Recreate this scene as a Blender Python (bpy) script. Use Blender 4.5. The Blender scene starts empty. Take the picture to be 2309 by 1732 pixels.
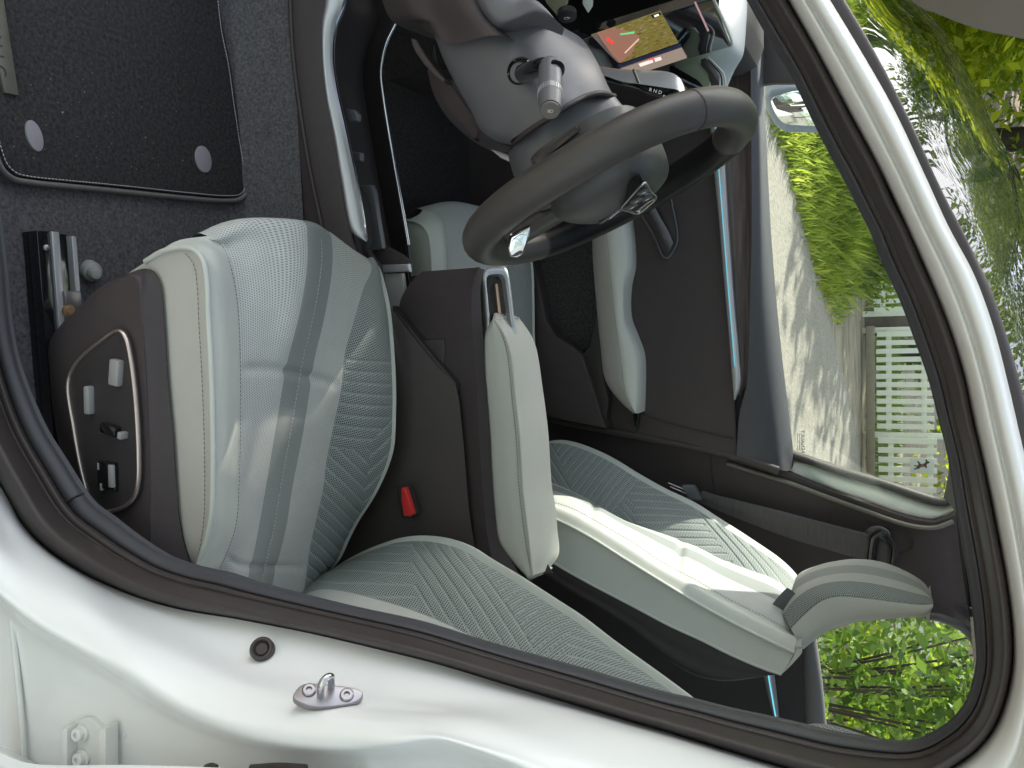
import bpy, bmesh, math, random
from mathutils import Vector, Matrix, noise
random.seed(7)
S = bpy.context.scene
COL = S.collection
rad = math.radians

# ------------------------------------------------------------------ camera
PITCH, YAW, FPX = rad(25.0), rad(5.0), 1879.0        # photo is 2309 x 1732, held sideways
CAM = Vector((0.0, -1.32, 1.435))                      # x = towards the car's tail, y = towards its right side, z = up
_h = Vector((math.sin(YAW), math.cos(YAW), 0))
AX = _h * math.cos(PITCH) + Vector((0, 0, -math.sin(PITCH)))
UP = _h * math.sin(PITCH) + Vector((0, 0, math.cos(PITCH)))
RT = Vector((math.cos(YAW), -math.sin(YAW), 0))
cam = bpy.data.cameras.new('camera')
cam.sensor_width = 36.0
cam.lens = 36.0 * FPX / 2309.0
cam.clip_start = 0.02
cam.clip_end = 500
camo = bpy.data.objects.new('camera', cam)
m3 = Matrix((UP, -RT, -AX)).transposed()
camo.matrix_world = Matrix.Translation(CAM) @ m3.to_4x4()
COL.objects.link(camo)
S.camera = camo

# ------------------------------------------------------------------ sky, sun, exposure
SUN_EL, SUN_TRAVEL = rad(34), Vector((0.74, -0.67, 0)).normalized()   # horizontal direction in which the light travels
w = bpy.data.worlds.new("World"); S.world = w; w.use_nodes = True
nt = w.node_tree
sky = nt.nodes.new('ShaderNodeTexSky'); sky.sky_type = 'NISHITA'; sky.sun_disc = False
sky.sun_elevation = SUN_EL
sky.sun_rotation = math.atan2(-SUN_TRAVEL.x, -SUN_TRAVEL.y)
sky.dust_density = 1.8; sky.ozone_density = 0.5; sky.air_density = 0.85
bg = nt.nodes['Background']; bg.inputs['Strength'].default_value = 0.15
hs_ = nt.nodes.new('ShaderNodeHueSaturation'); hs_.inputs['Saturation'].default_value = 0.55
nt.links.new(sky.outputs['Color'], hs_.inputs['Color']); nt.links.new(hs_.outputs['Color'], bg.inputs['Color'])
sun = bpy.data.lights.new('sun', 'SUN'); sun.energy = 2.6; sun.angle = rad(0.5); sun.color = (1.0, 0.94, 0.84)
suno = bpy.data.objects.new('sun', sun)
ld = Vector((SUN_TRAVEL.x * math.cos(SUN_EL), SUN_TRAVEL.y * math.cos(SUN_EL), -math.sin(SUN_EL)))
suno.rotation_euler = ld.to_track_quat('-Z', 'Y').to_euler()
COL.objects.link(suno)
S.view_settings.view_transform = 'Standard'
S.view_settings.look = 'None'
S.view_settings.exposure = 1.88
S.view_settings.gamma = 1.0

# ------------------------------------------------------------------ helpers: photo point -> real point
def ray(u, v):
    return AX + UP * ((u - 1154.5) / FPX) + RT * ((v - 866.0) / FPX)
def Y(u, v, y):
    d = ray(u, v); return CAM + d * ((y - CAM.y) / d.y)
def Z(u, v, z):
    d = ray(u, v); return CAM + d * ((z - CAM.z) / d.z)
def X(u, v, x):
    d = ray(u, v); return CAM + d * ((x - CAM.x) / d.x)
def PL(u, v, p0, n):
    d = ray(u, v); return CAM + d * ((p0 - CAM).dot(n) / d.dot(n))
def row(y, *pts):
    """photo points standing in the plane y (a third number overrides it)"""
    return [Y(p[0], p[1], p[2] if len(p) > 2 else y) for p in pts]
def photo(p):
    d = p - CAM; D = d.dot(AX); return 1154.5 + FPX * d.dot(UP) / D, 866 + FPX * d.dot(RT) / D
def line_mask(f, spacing, wid=.15):
    g = f / spacing; r = abs(g - math.floor(g) - .5)
    return max(0.0, 1 - r / wid) ** 1.0 if r < wid else 0.0
def shift(r, dx=0, dy=0, dz=0):
    return [p + Vector((dx, dy, dz)) for p in r]

def spline(pts, n, closed=False):
    """Catmull-Rom through pts, n samples evenly by length"""
    P = [Vector(p) for p in pts]
    if len(P) == 1: return [P[0].copy() for _ in range(n)]
    dense = []
    k = len(P)
    segs = k if closed else k - 1
    for i in range(segs):
        p1, p2 = P[i], P[(i + 1) % k]
        p0 = P[i - 1] if (i > 0 or closed) else p1 * 2 - p2
        p3 = P[(i + 2) % k] if (i + 2 < k or closed) else p2 * 2 - p1
        t1, t2, t3 = [max((b - a).length, 1e-7) ** 0.5 for a, b in ((p0, p1), (p1, p2), (p2, p3))]
        m1 = (p1 - p0) / t1 - (p2 - p0) / (t1 + t2) + (p2 - p1) / t2
        m2 = (p2 - p1) / t2 - (p3 - p1) / (t2 + t3) + (p3 - p2) / t3
        m1 *= t2; m2 *= t2
        N = 12
        for j in range(N):
            t = j / N
            dense.append(p1 * (2*t**3 - 3*t**2 + 1) + m1 * (t**3 - 2*t**2 + t) + p2 * (-2*t**3 + 3*t**2) + m2 * (t**3 - t**2))
    dense.append(P[0] if closed else P[-1])
    L = [0.0]
    for a, b in zip(dense, dense[1:]): L.append(L[-1] + (b - a).length)
    out = []; j = 0
    for i in range(n):
        s = L[-1] * (i / n if closed else i / (n - 1))
        while j < len(L) - 2 and L[j + 1] < s: j += 1
        t = (s - L[j]) / max(L[j + 1] - L[j], 1e-9)
        out.append(dense[j].lerp(dense[j + 1], min(max(t, 0), 1)))
    return out

# ------------------------------------------------------------------ helpers: objects
def link(o, parent=None, label=None, group=None, kind=None):
    COL.objects.link(o)
    if parent is not None: o.parent = parent
    if label: o['label'] = label
    if group: o['group'] = group
    if kind: o['kind'] = kind
    return o
def empty(name, parent=None, label=None, cat=None, group=None, loc=None):
    o = bpy.data.objects.new(name, None); o.empty_display_size = 0.1
    if loc is not None: o.location = loc
    link(o, parent, label, group)
    if cat: o['category'] = cat
    return o
def mesh_obj(name, verts, faces, mats, parent=None, smooth=True, fm=None, uv=None, sharp=None, **kw):
    me = bpy.data.meshes.new(name)
    me.from_pydata([tuple(v) for v in verts], [], faces)
    if not isinstance(mats, (list, tuple)): mats = [mats]
    for m in mats: me.materials.append(m)
    if fm: me.polygons.foreach_set('material_index', fm)
    me.polygons.foreach_set('use_smooth', [smooth] * len(me.polygons))
    if uv:
        lay = me.uv_layers.new(name='UVMap')
        for lp in me.loops: lay.data[lp.index].uv = uv[lp.vertex_index]
    if sharp:
        for e in me.edges:
            if tuple(sorted(e.vertices)) in sharp: e.use_edge_sharp = True
    me.update()
    return link(bpy.data.objects.new(name, me), parent, **kw)
def fit(o, parent):
    """part made of world points: keep them in place under a moved Empty"""
    return o

def grid_of(rows, n, sub=4, crease=(), closed=False):
    """-> list of rows (resampled along, spline across), and the source-row index of every output row"""
    R_ = [spline(r, n) for r in rows]
    k = len(R_)
    if closed:
        out = [[None] * n for _ in range(k * sub)]
        for j in range(n):
            c = spline([r[j] for r in R_], 2, True)  # placeholder, real work below
            P = [r[j] for r in R_]
            for i in range(k):
                p0, p1, p2, p3 = P[i - 1], P[i], P[(i + 1) % k], P[(i + 2) % k]
                for s in range(sub):
                    t = s / sub
                    out[i * sub + s][j] = 0.5 * ((2 * p1) + (p2 - p0) * t + (2*p0 - 5*p1 + 4*p2 - p3) * t*t + (3*p1 - p0 - 3*p2 + p3) * t**3)
        return out, [i // sub for i in range(k * sub)]
    out = []; src = []
    cr = set(crease)
    for i in range(k - 1):
        for s in range(sub + (1 if i == k - 2 else 0)):
            t = s / sub
            line = []
            for j in range(n):
                p1, p2 = R_[i][j], R_[i + 1][j]
                p0 = R_[i - 1][j] if (i > 0 and i not in cr) else p1 * 2 - p2
                p3 = R_[i + 2][j] if (i + 2 < k and (i + 1) not in cr) else p2 * 2 - p1
                line.append(0.5 * ((2 * p1) + (p2 - p0) * t + (2*p0 - 5*p1 + 4*p2 - p3) * t*t + (3*p1 - p0 - 3*p2 + p3) * t**3))
            out.append(line); src.append(min(i, k - 2) if s < sub else k - 2)
    return out, src

def loft(name, rows, mats, parent=None, n=48, sub=4, crease=(), closed=False, band=None, disp=None, caps=False, solid=0.0, edge_crease=True, quilt=None, **kw):
    """surface through curves; band[i] = material index of the band between rows i and i+1; disp(s, t, a, b) moves along the normal"""
    G, src = grid_of(rows, n, sub, crease, closed)
    m = len(G)
    # metric uv
    a = [0.0]
    mid = G[m // 2]
    for p, q in zip(mid, mid[1:]): a.append(a[-1] + (q - p).length)
    b = [0.0]
    for i in range(1, m): b.append(b[-1] + (G[i][n // 2] - G[i - 1][n // 2]).length)
    seam = None
    if quilt:
        seam = [[quilt(*photo(p)) for p in r] for r in G]
    if disp:
        H = [[p.copy() for p in r] for r in G]
        for i in range(m):
            for j in range(n):
                d1 = G[i][min(j + 1, n - 1)] - G[i][max(j - 1, 0)]
                d2 = G[min(i + 1, m - 1)][j] - G[max(i - 1, 0)][j]
                nn = d1.cross(d2)
                if nn.length > 1e-12:
                    nn.normalize()
                    if nn.dot(CAM - G[i][j]) < 0: nn = -nn
                    H[i][j] = G[i][j] + nn * (disp(i / (m - 1), j / (n - 1), b[i], a[j]) - (.0028 * seam[i][j] * min(1, 12 * min(i, m - 1 - i) / (m - 1)) if seam else 0))
        G = H
    V = [p for r in G for p in r]
    uv = [(a[j], b[i]) for i in range(m) for j in range(n)]
    F = []; FM = []
    mm = m if closed else m - 1
    for i in range(mm):
        i2 = (i + 1) % m
        for j in range(n - 1):
            F.append((i * n + j, i * n + j + 1, i2 * n + j + 1, i2 * n + j))
            FM.append(band[min(src[i], len(band) - 1)] if band else 0)
    if caps and closed:
        F.append([i * n for i in range(m)]); FM.append(band[0] if band else 0)
        F.append([i * n + n - 1 for i in range(m)][::-1]); FM.append(band[0] if band else 0)
    sharp = set()
    if edge_crease:
        for c in crease:
            i = c * sub
            for j in range(n - 1): sharp.add((i * n + j, i * n + j + 1))
    if caps and closed:
        for i in range(m):
            for j in (0, n - 1):
                sharp.add(tuple(sorted((i * n + j, ((i + 1) % m) * n + j))))
    o = mesh_obj(name, V, F, mats, parent, True, FM, uv, sharp, **kw)
    if seam:
        at_ = o.data.attributes.new('seam', 'FLOAT', 'POINT'); at_.data.foreach_set('value', [min(1, x * 1.1) for r in seam for x in r])
    if solid:
        md = o.modifiers.new('thickness', 'SOLIDIFY'); md.thickness = solid; md.offset = 0
    return o

def tube(name, pts, r, mat, parent=None, n=None, seg=10, closed=False, caps=True, flat=1.0, flatdir=None, **kw):
    n = n or max(8, len(pts) * 6)
    P = spline(pts, n, closed)
    V = []; F = []
    prev = None
    rr = r if callable(r) else (lambda t: r)
    for i, p in enumerate(P):
        if closed: t = P[(i + 1) % n] - P[i - 1]
        else: t = P[min(i + 1, n - 1)] - P[max(i - 1, 0)]
        t.normalize()
        if flatdir is not None: x = Vector(flatdir)
        elif prev is None: x = Vector((0, 0, 1)) if abs(t.z) < .9 else Vector((1, 0, 0))
        else: x = prev
        x = x - t * x.dot(t); x.normalize(); prev = x
        y = t.cross(x)
        q = rr(i / (n - 1))
        for s in range(seg):
            A = 2 * math.pi * s / seg
            V.append(p + x * (q * math.cos(A)) + y * (q * flat * math.sin(A)))
    for i in range(n if closed else n - 1):
        i2 = (i + 1) % n
        for s in range(seg):
            s2 = (s + 1) % seg
            F.append((i * seg + s, i * seg + s2, i2 * seg + s2, i2 * seg + s))
    sharp = set()
    if caps and not closed:
        F.append(list(range(seg))[::-1]); F.append([(n - 1) * seg + s for s in range(seg)])
        for s in range(seg):
            sharp.add(tuple(sorted((s, (s + 1) % seg)))); k = (n - 1) * seg
            sharp.add(tuple(sorted((k + s, k + (s + 1) % seg))))
    return mesh_obj(name, V, F, mat, parent, True, sharp=sharp, **kw)

def plate(name, outline, thick, mat, parent=None, bevel=0.0, n=0, closed_spline=False, away=None, bseg=3, **kw):
    """closed outline of world points with thickness 'away' from the viewer (default +y)"""
    P = spline(outline, n, True) if n else [Vector(p) for p in outline]
    d = (Vector(away) if away is not None else Vector((0, 1, 0))).normalized() * thick
    k = len(P)
    V = P + [p + d for p in P]
    F = [list(range(k)), list(range(2 * k - 1, k - 1, -1))]
    for i in range(k):
        j = (i + 1) % k
        F.append((j, i, k + i, k + j))
    me = bpy.data.meshes.new(name)
    bm = bmesh.new()
    vs = [bm.verts.new(v) for v in V]
    for f in F: bm.faces.new([vs[i] for i in f])
    bmesh.ops.recalc_face_normals(bm, faces=bm.faces)
    if bevel:
        es = [e for e in bm.edges if (vs.index(e.verts[0]) < k) and (vs.index(e.verts[1]) < k)] if k < 400 else []
        bmesh.ops.bevel(bm, geom=es, offset=bevel, segments=bseg, profile=0.5, affect='EDGES', clamp_overlap=True)
    bm.to_mesh(me); bm.free()
    me.materials.append(mat)
    me.polygons.foreach_set('use_smooth', [True] * len(me.polygons))
    me.set_sharp_from_angle(angle=rad(38))
    me.update()
    return link(bpy.data.objects.new(name, me), parent, **kw)

def lathe(name, base, axis, profile, mat, parent=None, seg=28, **kw):
    """profile: (along, radius)"""
    ax = Vector(axis).normalized()
    x = ax.orthogonal().normalized(); y = ax.cross(x)
    V = []; F = []
    for (h, r) in profile:
        for s in range(seg):
            A = 2 * math.pi * s / seg
            V.append(Vector(base) + ax * h + x * (r * math.cos(A)) + y * (r * math.sin(A)))
    k = len(profile)
    for i in range(k - 1):
        for s in range(seg):
            s2 = (s + 1) % seg
            F.append((i * seg + s, i * seg + s2, (i + 1) * seg + s2, (i + 1) * seg + s))
    F.append(list(range(seg))[::-1]); F.append([(k - 1) * seg + s for s in range(seg)])
    o = mesh_obj(name, V, F, mat, parent, True, **kw)
    o.data.set_sharp_from_angle(angle=rad(35))
    return o

def box(name, c, half, axes, mat, parent=None, bevel=0.0, bseg=2, **kw):
    ax = [Vector(a).normalized() for a in axes]
    bm = bmesh.new()
    bmesh.ops.create_cube(bm, size=2.0)
    M = Matrix((ax[0] * half[0], ax[1] * half[1], ax[2] * half[2])).transposed()
    for v in bm.verts: v.co = Vector(c) + M @ v.co
    if bevel: bmesh.ops.bevel(bm, geom=list(bm.edges), offset=bevel, segments=bseg, profile=.5, affect='EDGES')
    me = bpy.data.meshes.new(name); 
    bmesh.ops.recalc_face_normals(bm, faces=bm.faces)
    bm.to_mesh(me); bm.free(); me.materials.append(mat)
    me.polygons.foreach_set('use_smooth', [True] * len(me.polygons)); me.set_sharp_from_angle(angle=rad(38))
    return link(bpy.data.objects.new(name, me), parent, **kw)

def stitches(name, path, mat, parent, pitch=0.006, length=0.004, r=0.0006, lift=0.0008, **kw):
    """a run of separate thread stitches lying on a path"""
    L = sum((b - a).length for a, b in zip(path, path[1:]))
    P = spline(path, 160)
    L = sum((b - a).length for a, b in zip(P, P[1:]))
    k = max(2, int(L / pitch))
    Q = spline(path, k * 4)
    V = []; F = []
    for i in range(k):
        a, b = Q[i * 4], Q[min(i * 4 + 3, len(Q) - 1)]
        t = (b - a)
        if t.length < 1e-6: continue
        t.normalize()
        view = (CAM - a).normalized()
        s = t.cross(view).normalized() * r
        up = view * r
        c = a + view * lift; e = a + t * length + view * lift
        o = len(V)
        V += [c - s, c + up, c + s, e - s, e + up, e + s]
        F += [(o, o+1, o+4, o+3), (o+1, o+2, o+5, o+4), (o, o+3, o+5, o+2), (o, o+2, o+1), (o+3, o+4, o+5)]
    return mesh_obj(name, V, F, mat, parent, True, **kw)

def text_mesh(name, body, p0, right, up, size, mat, parent=None, depth=0.0004, align='CENTER', spacing=1.0, **kw):
    cu = bpy.data.curves.new(name, 'FONT'); cu.body = body; cu.size = size; cu.extrude = depth
    cu.align_x = align; cu.align_y = 'CENTER'; cu.space_character = spacing; cu.resolution_u = 3
    tmp = bpy.data.objects.new(name + '_curve', cu); COL.objects.link(tmp)
    dg = bpy.context.evaluated_depsgraph_get()
    me = bpy.data.meshes.new_from_object(tmp.evaluated_get(dg))
    bpy.data.objects.remove(tmp); 
    r = Vector(right).normalized(); u_ = Vector(up); u_ = (u_ - r * u_.dot(r)).normalized(); n_ = r.cross(u_)
    M = Matrix((r, u_, n_)).transposed()
    for v in me.vertices: v.co = Vector(p0) + M @ v.co
    me.materials.clear(); me.materials.append(mat)
    return link(bpy.data.objects.new(name, me), parent, **kw)

# ------------------------------------------------------------------ materials
def new_mat(name):
    m = bpy.data.materials.new(name); m.use_nodes = True
    t = m.node_tree; b = t.nodes['Principled BSDF']
    return m, t, b
def N(t, typ, **kw):
    n = t.nodes.new(typ)
    for k, v in kw.items(): setattr(n, k, v)
    return n
def mat(name, col, rough=0.5, metal=0.0, coat=0.0, spec=0.5, var=0.0, vscale=30.0, bump=0.0, bscale=400.0, coatr=0.03, rvar=0.0):
    m, t, b = new_mat(name)
    b.inputs['Base Color'].default_value = (*col, 1); b.inputs['Roughness'].default_value = rough
    b.inputs['Metallic'].default_value = metal; b.inputs['Coat Weight'].default_value = coat
    b.inputs['Coat Roughness'].default_value = coatr
    b.inputs['Specular IOR Level'].default_value = spec
    tc = N(t, 'ShaderNodeTexCoord')
    if var:
        n1 = N(t, 'ShaderNodeTexNoise'); n1.inputs['Scale'].default_value = vscale; n1.inputs['Detail'].default_value = 5
        t.links.new(tc.outputs['Object'], n1.inputs['Vector'])
        mx = N(t, 'ShaderNodeMix', data_type='RGBA')
        mx.inputs['A'].default_value = tuple(c * (1 - var) for c in col) + (1,)
        mx.inputs['B'].default_value = tuple(min(1, c * (1 + var)) for c in col) + (1,)
        t.links.new(n1.outputs['Fac'], mx.inputs['Factor']); t.links.new(mx.outputs['Result'], b.inputs['Base Color'])
        if rvar:
            mr = N(t, 'ShaderNodeMapRange'); mr.inputs['To Min'].default_value = max(0, rough - rvar); mr.inputs['To Max'].default_value = min(1, rough + rvar)
            t.links.new(n1.outputs['Fac'], mr.inputs['Value']); t.links.new(mr.outputs['Result'], b.inputs['Roughness'])
    if bump:
        n2 = N(t, 'ShaderNodeTexNoise'); n2.inputs['Scale'].default_value = bscale; n2.inputs['Detail'].default_value = 3
        t.links.new(tc.outputs['Object'], n2.inputs['Vector'])
        bp = N(t, 'ShaderNodeBump'); bp.inputs['Strength'].default_value = bump; bp.inputs['Distance'].default_value = 0.001
        t.links.new(n2.outputs['Fac'], bp.inputs['Height']); t.links.new(bp.outputs['Normal'], b.inputs['Normal'])
    return m
def perforated(name, col, hole, pitch, radius, rough=0.75, soft=0.12, var=0.08):
    """fabric or leather with a staggered grid of punched holes, in metric uv; the 'seam' attribute closes the holes along stitched lines"""
    m, t, b = new_mat(name)
    b.inputs['Roughness'].default_value = rough
    b.inputs['Specular IOR Level'].default_value = 0.25
    uvn = N(t, 'ShaderNodeTexCoord')
    sc = N(t, 'ShaderNodeVectorMath', operation='MULTIPLY'); sc.inputs[1].default_value = (1 / pitch, 1 / (pitch * 1.732), 0)
    t.links.new(uvn.outputs['UV'], sc.inputs[0])
    ds = []
    for off in (0.0, 0.5):
        ad = N(t, 'ShaderNodeVectorMath', operation='ADD'); ad.inputs[1].default_value = (off, off, 0)
        fr = N(t, 'ShaderNodeVectorMath', operation='FRACTION')
        su = N(t, 'ShaderNodeVectorMath', operation='SUBTRACT'); su.inputs[1].default_value = (.5, .5, 0)
        mu = N(t, 'ShaderNodeVectorMath', operation='MULTIPLY'); mu.inputs[1].default_value = (1, 1.732, 0)
        le = N(t, 'ShaderNodeVectorMath', operation='LENGTH')
        t.links.new(sc.outputs[0], ad.inputs[0]); t.links.new(ad.outputs[0], fr.inputs[0]); t.links.new(fr.outputs[0], su.inputs[0])
        t.links.new(su.outputs[0], mu.inputs[0]); t.links.new(mu.outputs[0], le.inputs[0]); ds.append(le)
    mn = N(t, 'ShaderNodeMath', operation='MINIMUM')
    t.links.new(ds[0].outputs['Value'], mn.inputs[0]); t.links.new(ds[1].outputs['Value'], mn.inputs[1])
    mr = N(t, 'ShaderNodeMapRange'); mr.inputs['From Min'].default_value = radius - soft; mr.inputs['From Max'].default_value = radius + soft
    t.links.new(mn.outputs[0], mr.inputs['Value'])
    at = N(t, 'ShaderNodeAttribute', attribute_name='seam')
    mxh = N(t, 'ShaderNodeMath', operation='MAXIMUM'); t.links.new(mr.outputs['Result'], mxh.inputs[0]); t.links.new(at.outputs['Fac'], mxh.inputs[1])
    nz = N(t, 'ShaderNodeTexNoise'); nz.inputs['Scale'].default_value = 60; nz.inputs['Detail'].default_value = 6
    t.links.new(uvn.outputs['Object'], nz.inputs['Vector'])
    cm = N(t, 'ShaderNodeMix', data_type='RGBA')
    cm.inputs['A'].default_value = tuple(c * (1 - var) for c in col) + (1,); cm.inputs['B'].default_value = tuple(c * (1 + var) for c in col) + (1,)
    t.links.new(nz.outputs['Fac'], cm.inputs['Factor'])
    mx = N(t, 'ShaderNodeMix', data_type='RGBA'); mx.inputs['A'].default_value = (*hole, 1)
    t.links.new(mxh.outputs[0], mx.inputs['Factor']); t.links.new(cm.outputs['Result'], mx.inputs['B'])
    t.links.new(mx.outputs['Result'], b.inputs['Base Color'])
    bp = N(t, 'ShaderNodeBump'); bp.inputs['Strength'].default_value = 0.6; bp.inputs['Distance'].default_value = 0.0008
    t.links.new(mxh.outputs[0], bp.inputs['Height']); t.links.new(bp.outputs['Normal'], b.inputs['Normal'])
    return m
def carpet(name, dark, light, scale=1500):
    m, t, b = new_mat(name); b.inputs['Roughness'].default_value = 0.95; b.inputs['Specular IOR Level'].default_value = 0.1
    tc = N(t, 'ShaderNodeTexCoord')
    n1 = N(t, 'ShaderNodeTexNoise'); n1.inputs['Scale'].default_value = scale; n1.inputs['Detail'].default_value = 2
    n2 = N(t, 'ShaderNodeTexNoise'); n2.inputs['Scale'].default_value = scale / 7; n2.inputs['Detail'].default_value = 4
    for n_ in (n1, n2): t.links.new(tc.outputs['Object'], n_.inputs['Vector'])
    ad = N(t, 'ShaderNodeMath', operation='MULTIPLY_ADD'); ad.inputs[1].default_value = 0.5; 
    t.links.new(n1.outputs['Fac'], ad.inputs[0]); 
    m2 = N(t, 'ShaderNodeMath', operation='MULTIPLY'); m2.inputs[1].default_value = 0.5
    t.links.new(n2.outputs['Fac'], m2.inputs[0]); t.links.new(m2.outputs[0], ad.inputs[2])
    rp = N(t, 'ShaderNodeValToRGB'); rp.color_ramp.elements[0].position = 0.36; rp.color_ramp.elements[1].position = 0.66
    rp.color_ramp.elements[0].color = (*dark, 1); rp.color_ramp.elements[1].color = (*light, 1)
    t.links.new(ad.outputs[0], rp.inputs['Fac']); t.links.new(rp.outputs['Color'], b.inputs['Base Color'])
    bp = N(t, 'ShaderNodeBump'); bp.inputs['Strength'].default_value = 0.8; bp.inputs['Distance'].default_value = 0.003
    t.links.new(ad.outputs[0], bp.inputs['Height']); t.links.new(bp.outputs['Normal'], b.inputs['Normal'])
    return m
def streaky(name, c1, c2, stretch, rough=0.6):
    m, t, b = new_mat(name); b.inputs['Roughness'].default_value = rough
    tc = N(t, 'ShaderNodeTexCoord'); mp = N(t, 'ShaderNodeMapping'); mp.inputs['Scale'].default_value = stretch
    n1 = N(t, 'ShaderNodeTexNoise'); n1.inputs['Scale'].default_value = 1; n1.inputs['Detail'].default_value = 6
    t.links.new(tc.outputs['Object'], mp.inputs['Vector']); t.links.new(mp.outputs['Vector'], n1.inputs['Vector'])
    rp = N(t, 'ShaderNodeValToRGB'); rp.color_ramp.elements[0].position = 0.35; rp.color_ramp.elements[1].position = 0.65
    rp.color_ramp.elements[0].color = (*c1, 1); rp.color_ramp.elements[1].color = (*c2, 1)
    t.links.new(n1.outputs['Fac'], rp.inputs['Fac']); t.links.new(rp.outputs['Color'], b.inputs['Base Color'])
    return m
def glass(name, tint=(0.93, 0.97, 0.95), ior=1.5):
    m = bpy.data.materials.new(name); m.use_nodes = True; t = m.node_tree; t.nodes.clear()
    o = N(t, 'ShaderNodeOutputMaterial'); mx = N(t, 'ShaderNodeMixShader'); tr = N(t, 'ShaderNodeBsdfTransparent'); gl = N(t, 'ShaderNodeBsdfGlossy')
    gl.inputs['Roughness'].default_value = 0.0; tr.inputs['Color'].default_value = (*tint, 1)
    fr = N(t, 'ShaderNodeFresnel'); ge = N(t, 'ShaderNodeNewGeometry'); mi = N(t, 'ShaderNodeMix', data_type='FLOAT')
    mi.inputs['A'].default_value = ior; mi.inputs['B'].default_value = 1 / ior   # same reflectance from either side of the pane
    t.links.new(ge.outputs['Backfacing'], mi.inputs['Factor']); t.links.new(mi.outputs['Result'], fr.inputs['IOR'])
    t.links.new(fr.outputs[0], mx.inputs[0]); t.links.new(tr.outputs[0], mx.inputs[1]); t.links.new(gl.outputs[0], mx.inputs[2]); t.links.new(mx.outputs[0], o.inputs[0])
    return m
def leafy(name, c1, c2, scale=3.0, trans=0.45):
    m = bpy.data.materials.new(name); m.use_nodes = True; t = m.node_tree; t.nodes.clear()
    o = N(t, 'ShaderNodeOutputMaterial'); mx = N(t, 'ShaderNodeMixShader'); mx.inputs[0].default_value = trans
    d = N(t, 'ShaderNodeBsdfPrincipled'); d.inputs['Roughness'].default_value = 0.5; tl = N(t, 'ShaderNodeBsdfTranslucent')
    g = N(t, 'ShaderNodeNewGeometry'); 
    rp = N(t, 'ShaderNodeValToRGB'); rp.color_ramp.elements[0].color = (*c1, 1); rp.color_ramp.elements[1].color = (*c2, 1)
    t.links.new(g.outputs['Random Per Island'], rp.inputs['Fac'])
    t.links.new(rp.outputs['Color'], d.inputs['Base Color']); t.links.new(rp.outputs['Color'], tl.inputs['Color'])
    t.links.new(d.outputs[0], mx.inputs[1]); t.links.new(tl.outputs[0], mx.inputs[2]); t.links.new(mx.outputs[0], o.inputs[0])
    return m
def emis(name, col, strength):
    m, t, b = new_mat(name)
    b.inputs['Base Color'].default_value = (*[c * 0.3 for c in col], 1); b.inputs['Roughness'].default_value = 0.2
    b.inputs['Emission Color'].default_value = (*col, 1); b.inputs['Emission Strength'].default_value = strength
    return m

M = {}
M['paint'] = mat('white_paint', (0.84, 0.84, 0.82), 0.35, coat=0.6, coatr=0.05, var=0.02, vscale=6)
M['paint_in'] = mat('white_primer_paint', (0.74, 0.74, 0.71), 0.42, coat=0.3, coatr=0.15, var=0.03, vscale=9)
M['rubber'] = mat('black_rubber', (0.050, 0.040, 0.038), 0.5, spec=0.4, var=0.15, vscale=40, bump=0.15, bscale=900)
M['trim'] = mat('grey_pillar_trim', (0.055, 0.055, 0.062), 0.55, var=0.12, vscale=60, bump=0.25, bscale=1400)
M['dark'] = mat('dark_plastic', (0.034, 0.028, 0.029), 0.52, var=0.15, vscale=50, bump=0.25, bscale=1500)
M['soft'] = mat('dark_soft_plastic', (0.056, 0.044, 0.045), 0.6, spec=0.4, var=0.12, vscale=60, bump=0.3, bscale=1600)
M['grey'] = mat('grey_satin_plastic', (0.11, 0.11, 0.12), 0.42, var=0.08, vscale=30, bump=0.1, bscale=1600)
M['gloss'] = mat('black_gloss_plastic', (0.010, 0.010, 0.011), 0.08, coat=0.5, var=0.1, vscale=20)
M['vinyl'] = mat('light_grey_vinyl', (0.54, 0.55, 0.50), 0.48, spec=0.35, var=0.03, vscale=25, bump=0.25, bscale=900)
M['vinyl_warm'] = mat('light_beige_vinyl', (0.50, 0.48, 0.44), 0.48, spec=0.35, var=0.04, vscale=25, bump=0.25, bscale=900)
M['mesh'] = perforated('grey_spacer_fabric', (0.40, 0.43, 0.41), (0.035, 0.042, 0.045), 0.0042, 0.325)
M['insert'] = perforated('light_seat_fabric', (0.56, 0.56, 0.53), (0.20, 0.21, 0.21), 0.0034, 0.24)
M['stripe'] = mat('grey_stripe_fabric', (0.27, 0.285, 0.275), 0.85, spec=0.2, var=0.30, vscale=700, bump=0.6, bscale=1200)
M['thread'] = mat('pale_thread', (0.55, 0.54, 0.50), 0.7, var=0.1, vscale=200)
M['thread_dark'] = mat('grey_thread', (0.20, 0.19, 0.18), 0.7, var=0.1, vscale=200)
M['thread_white'] = mat('white_thread', (0.72, 0.71, 0.70), 0.7, var=0.1, vscale=200)
M['leather'] = mat('black_leather', (0.058, 0.051, 0.047), 0.42, spec=0.45, var=0.12, vscale=80, bump=0.2, bscale=1500)
M['perf'] = perforated('perforated_black_leather', (0.085, 0.074, 0.072), (0.008, 0.008, 0.008), 0.0066, 0.26, rough=0.42)
M['chrome'] = mat('satin_chrome', (0.62, 0.62, 0.64), 0.22, metal=1.0, var=0.04, vscale=40)
M['satin'] = mat('satin_silver_trim', (0.46, 0.46, 0.48), 0.36, metal=0.55, var=0.04, vscale=60)
M['frame'] = mat('pale_satin_frame', (.50, .52, .52), .32, metal=.6, var=.03)
M['mirror'] = mat('mirror_glass', (0.85, 0.87, 0.87), 0.02, metal=1.0, var=0.02)
M['steel'] = mat('zinc_steel', (0.30, 0.28, 0.29), 0.35, metal=0.9, var=0.15, vscale=80)
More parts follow.
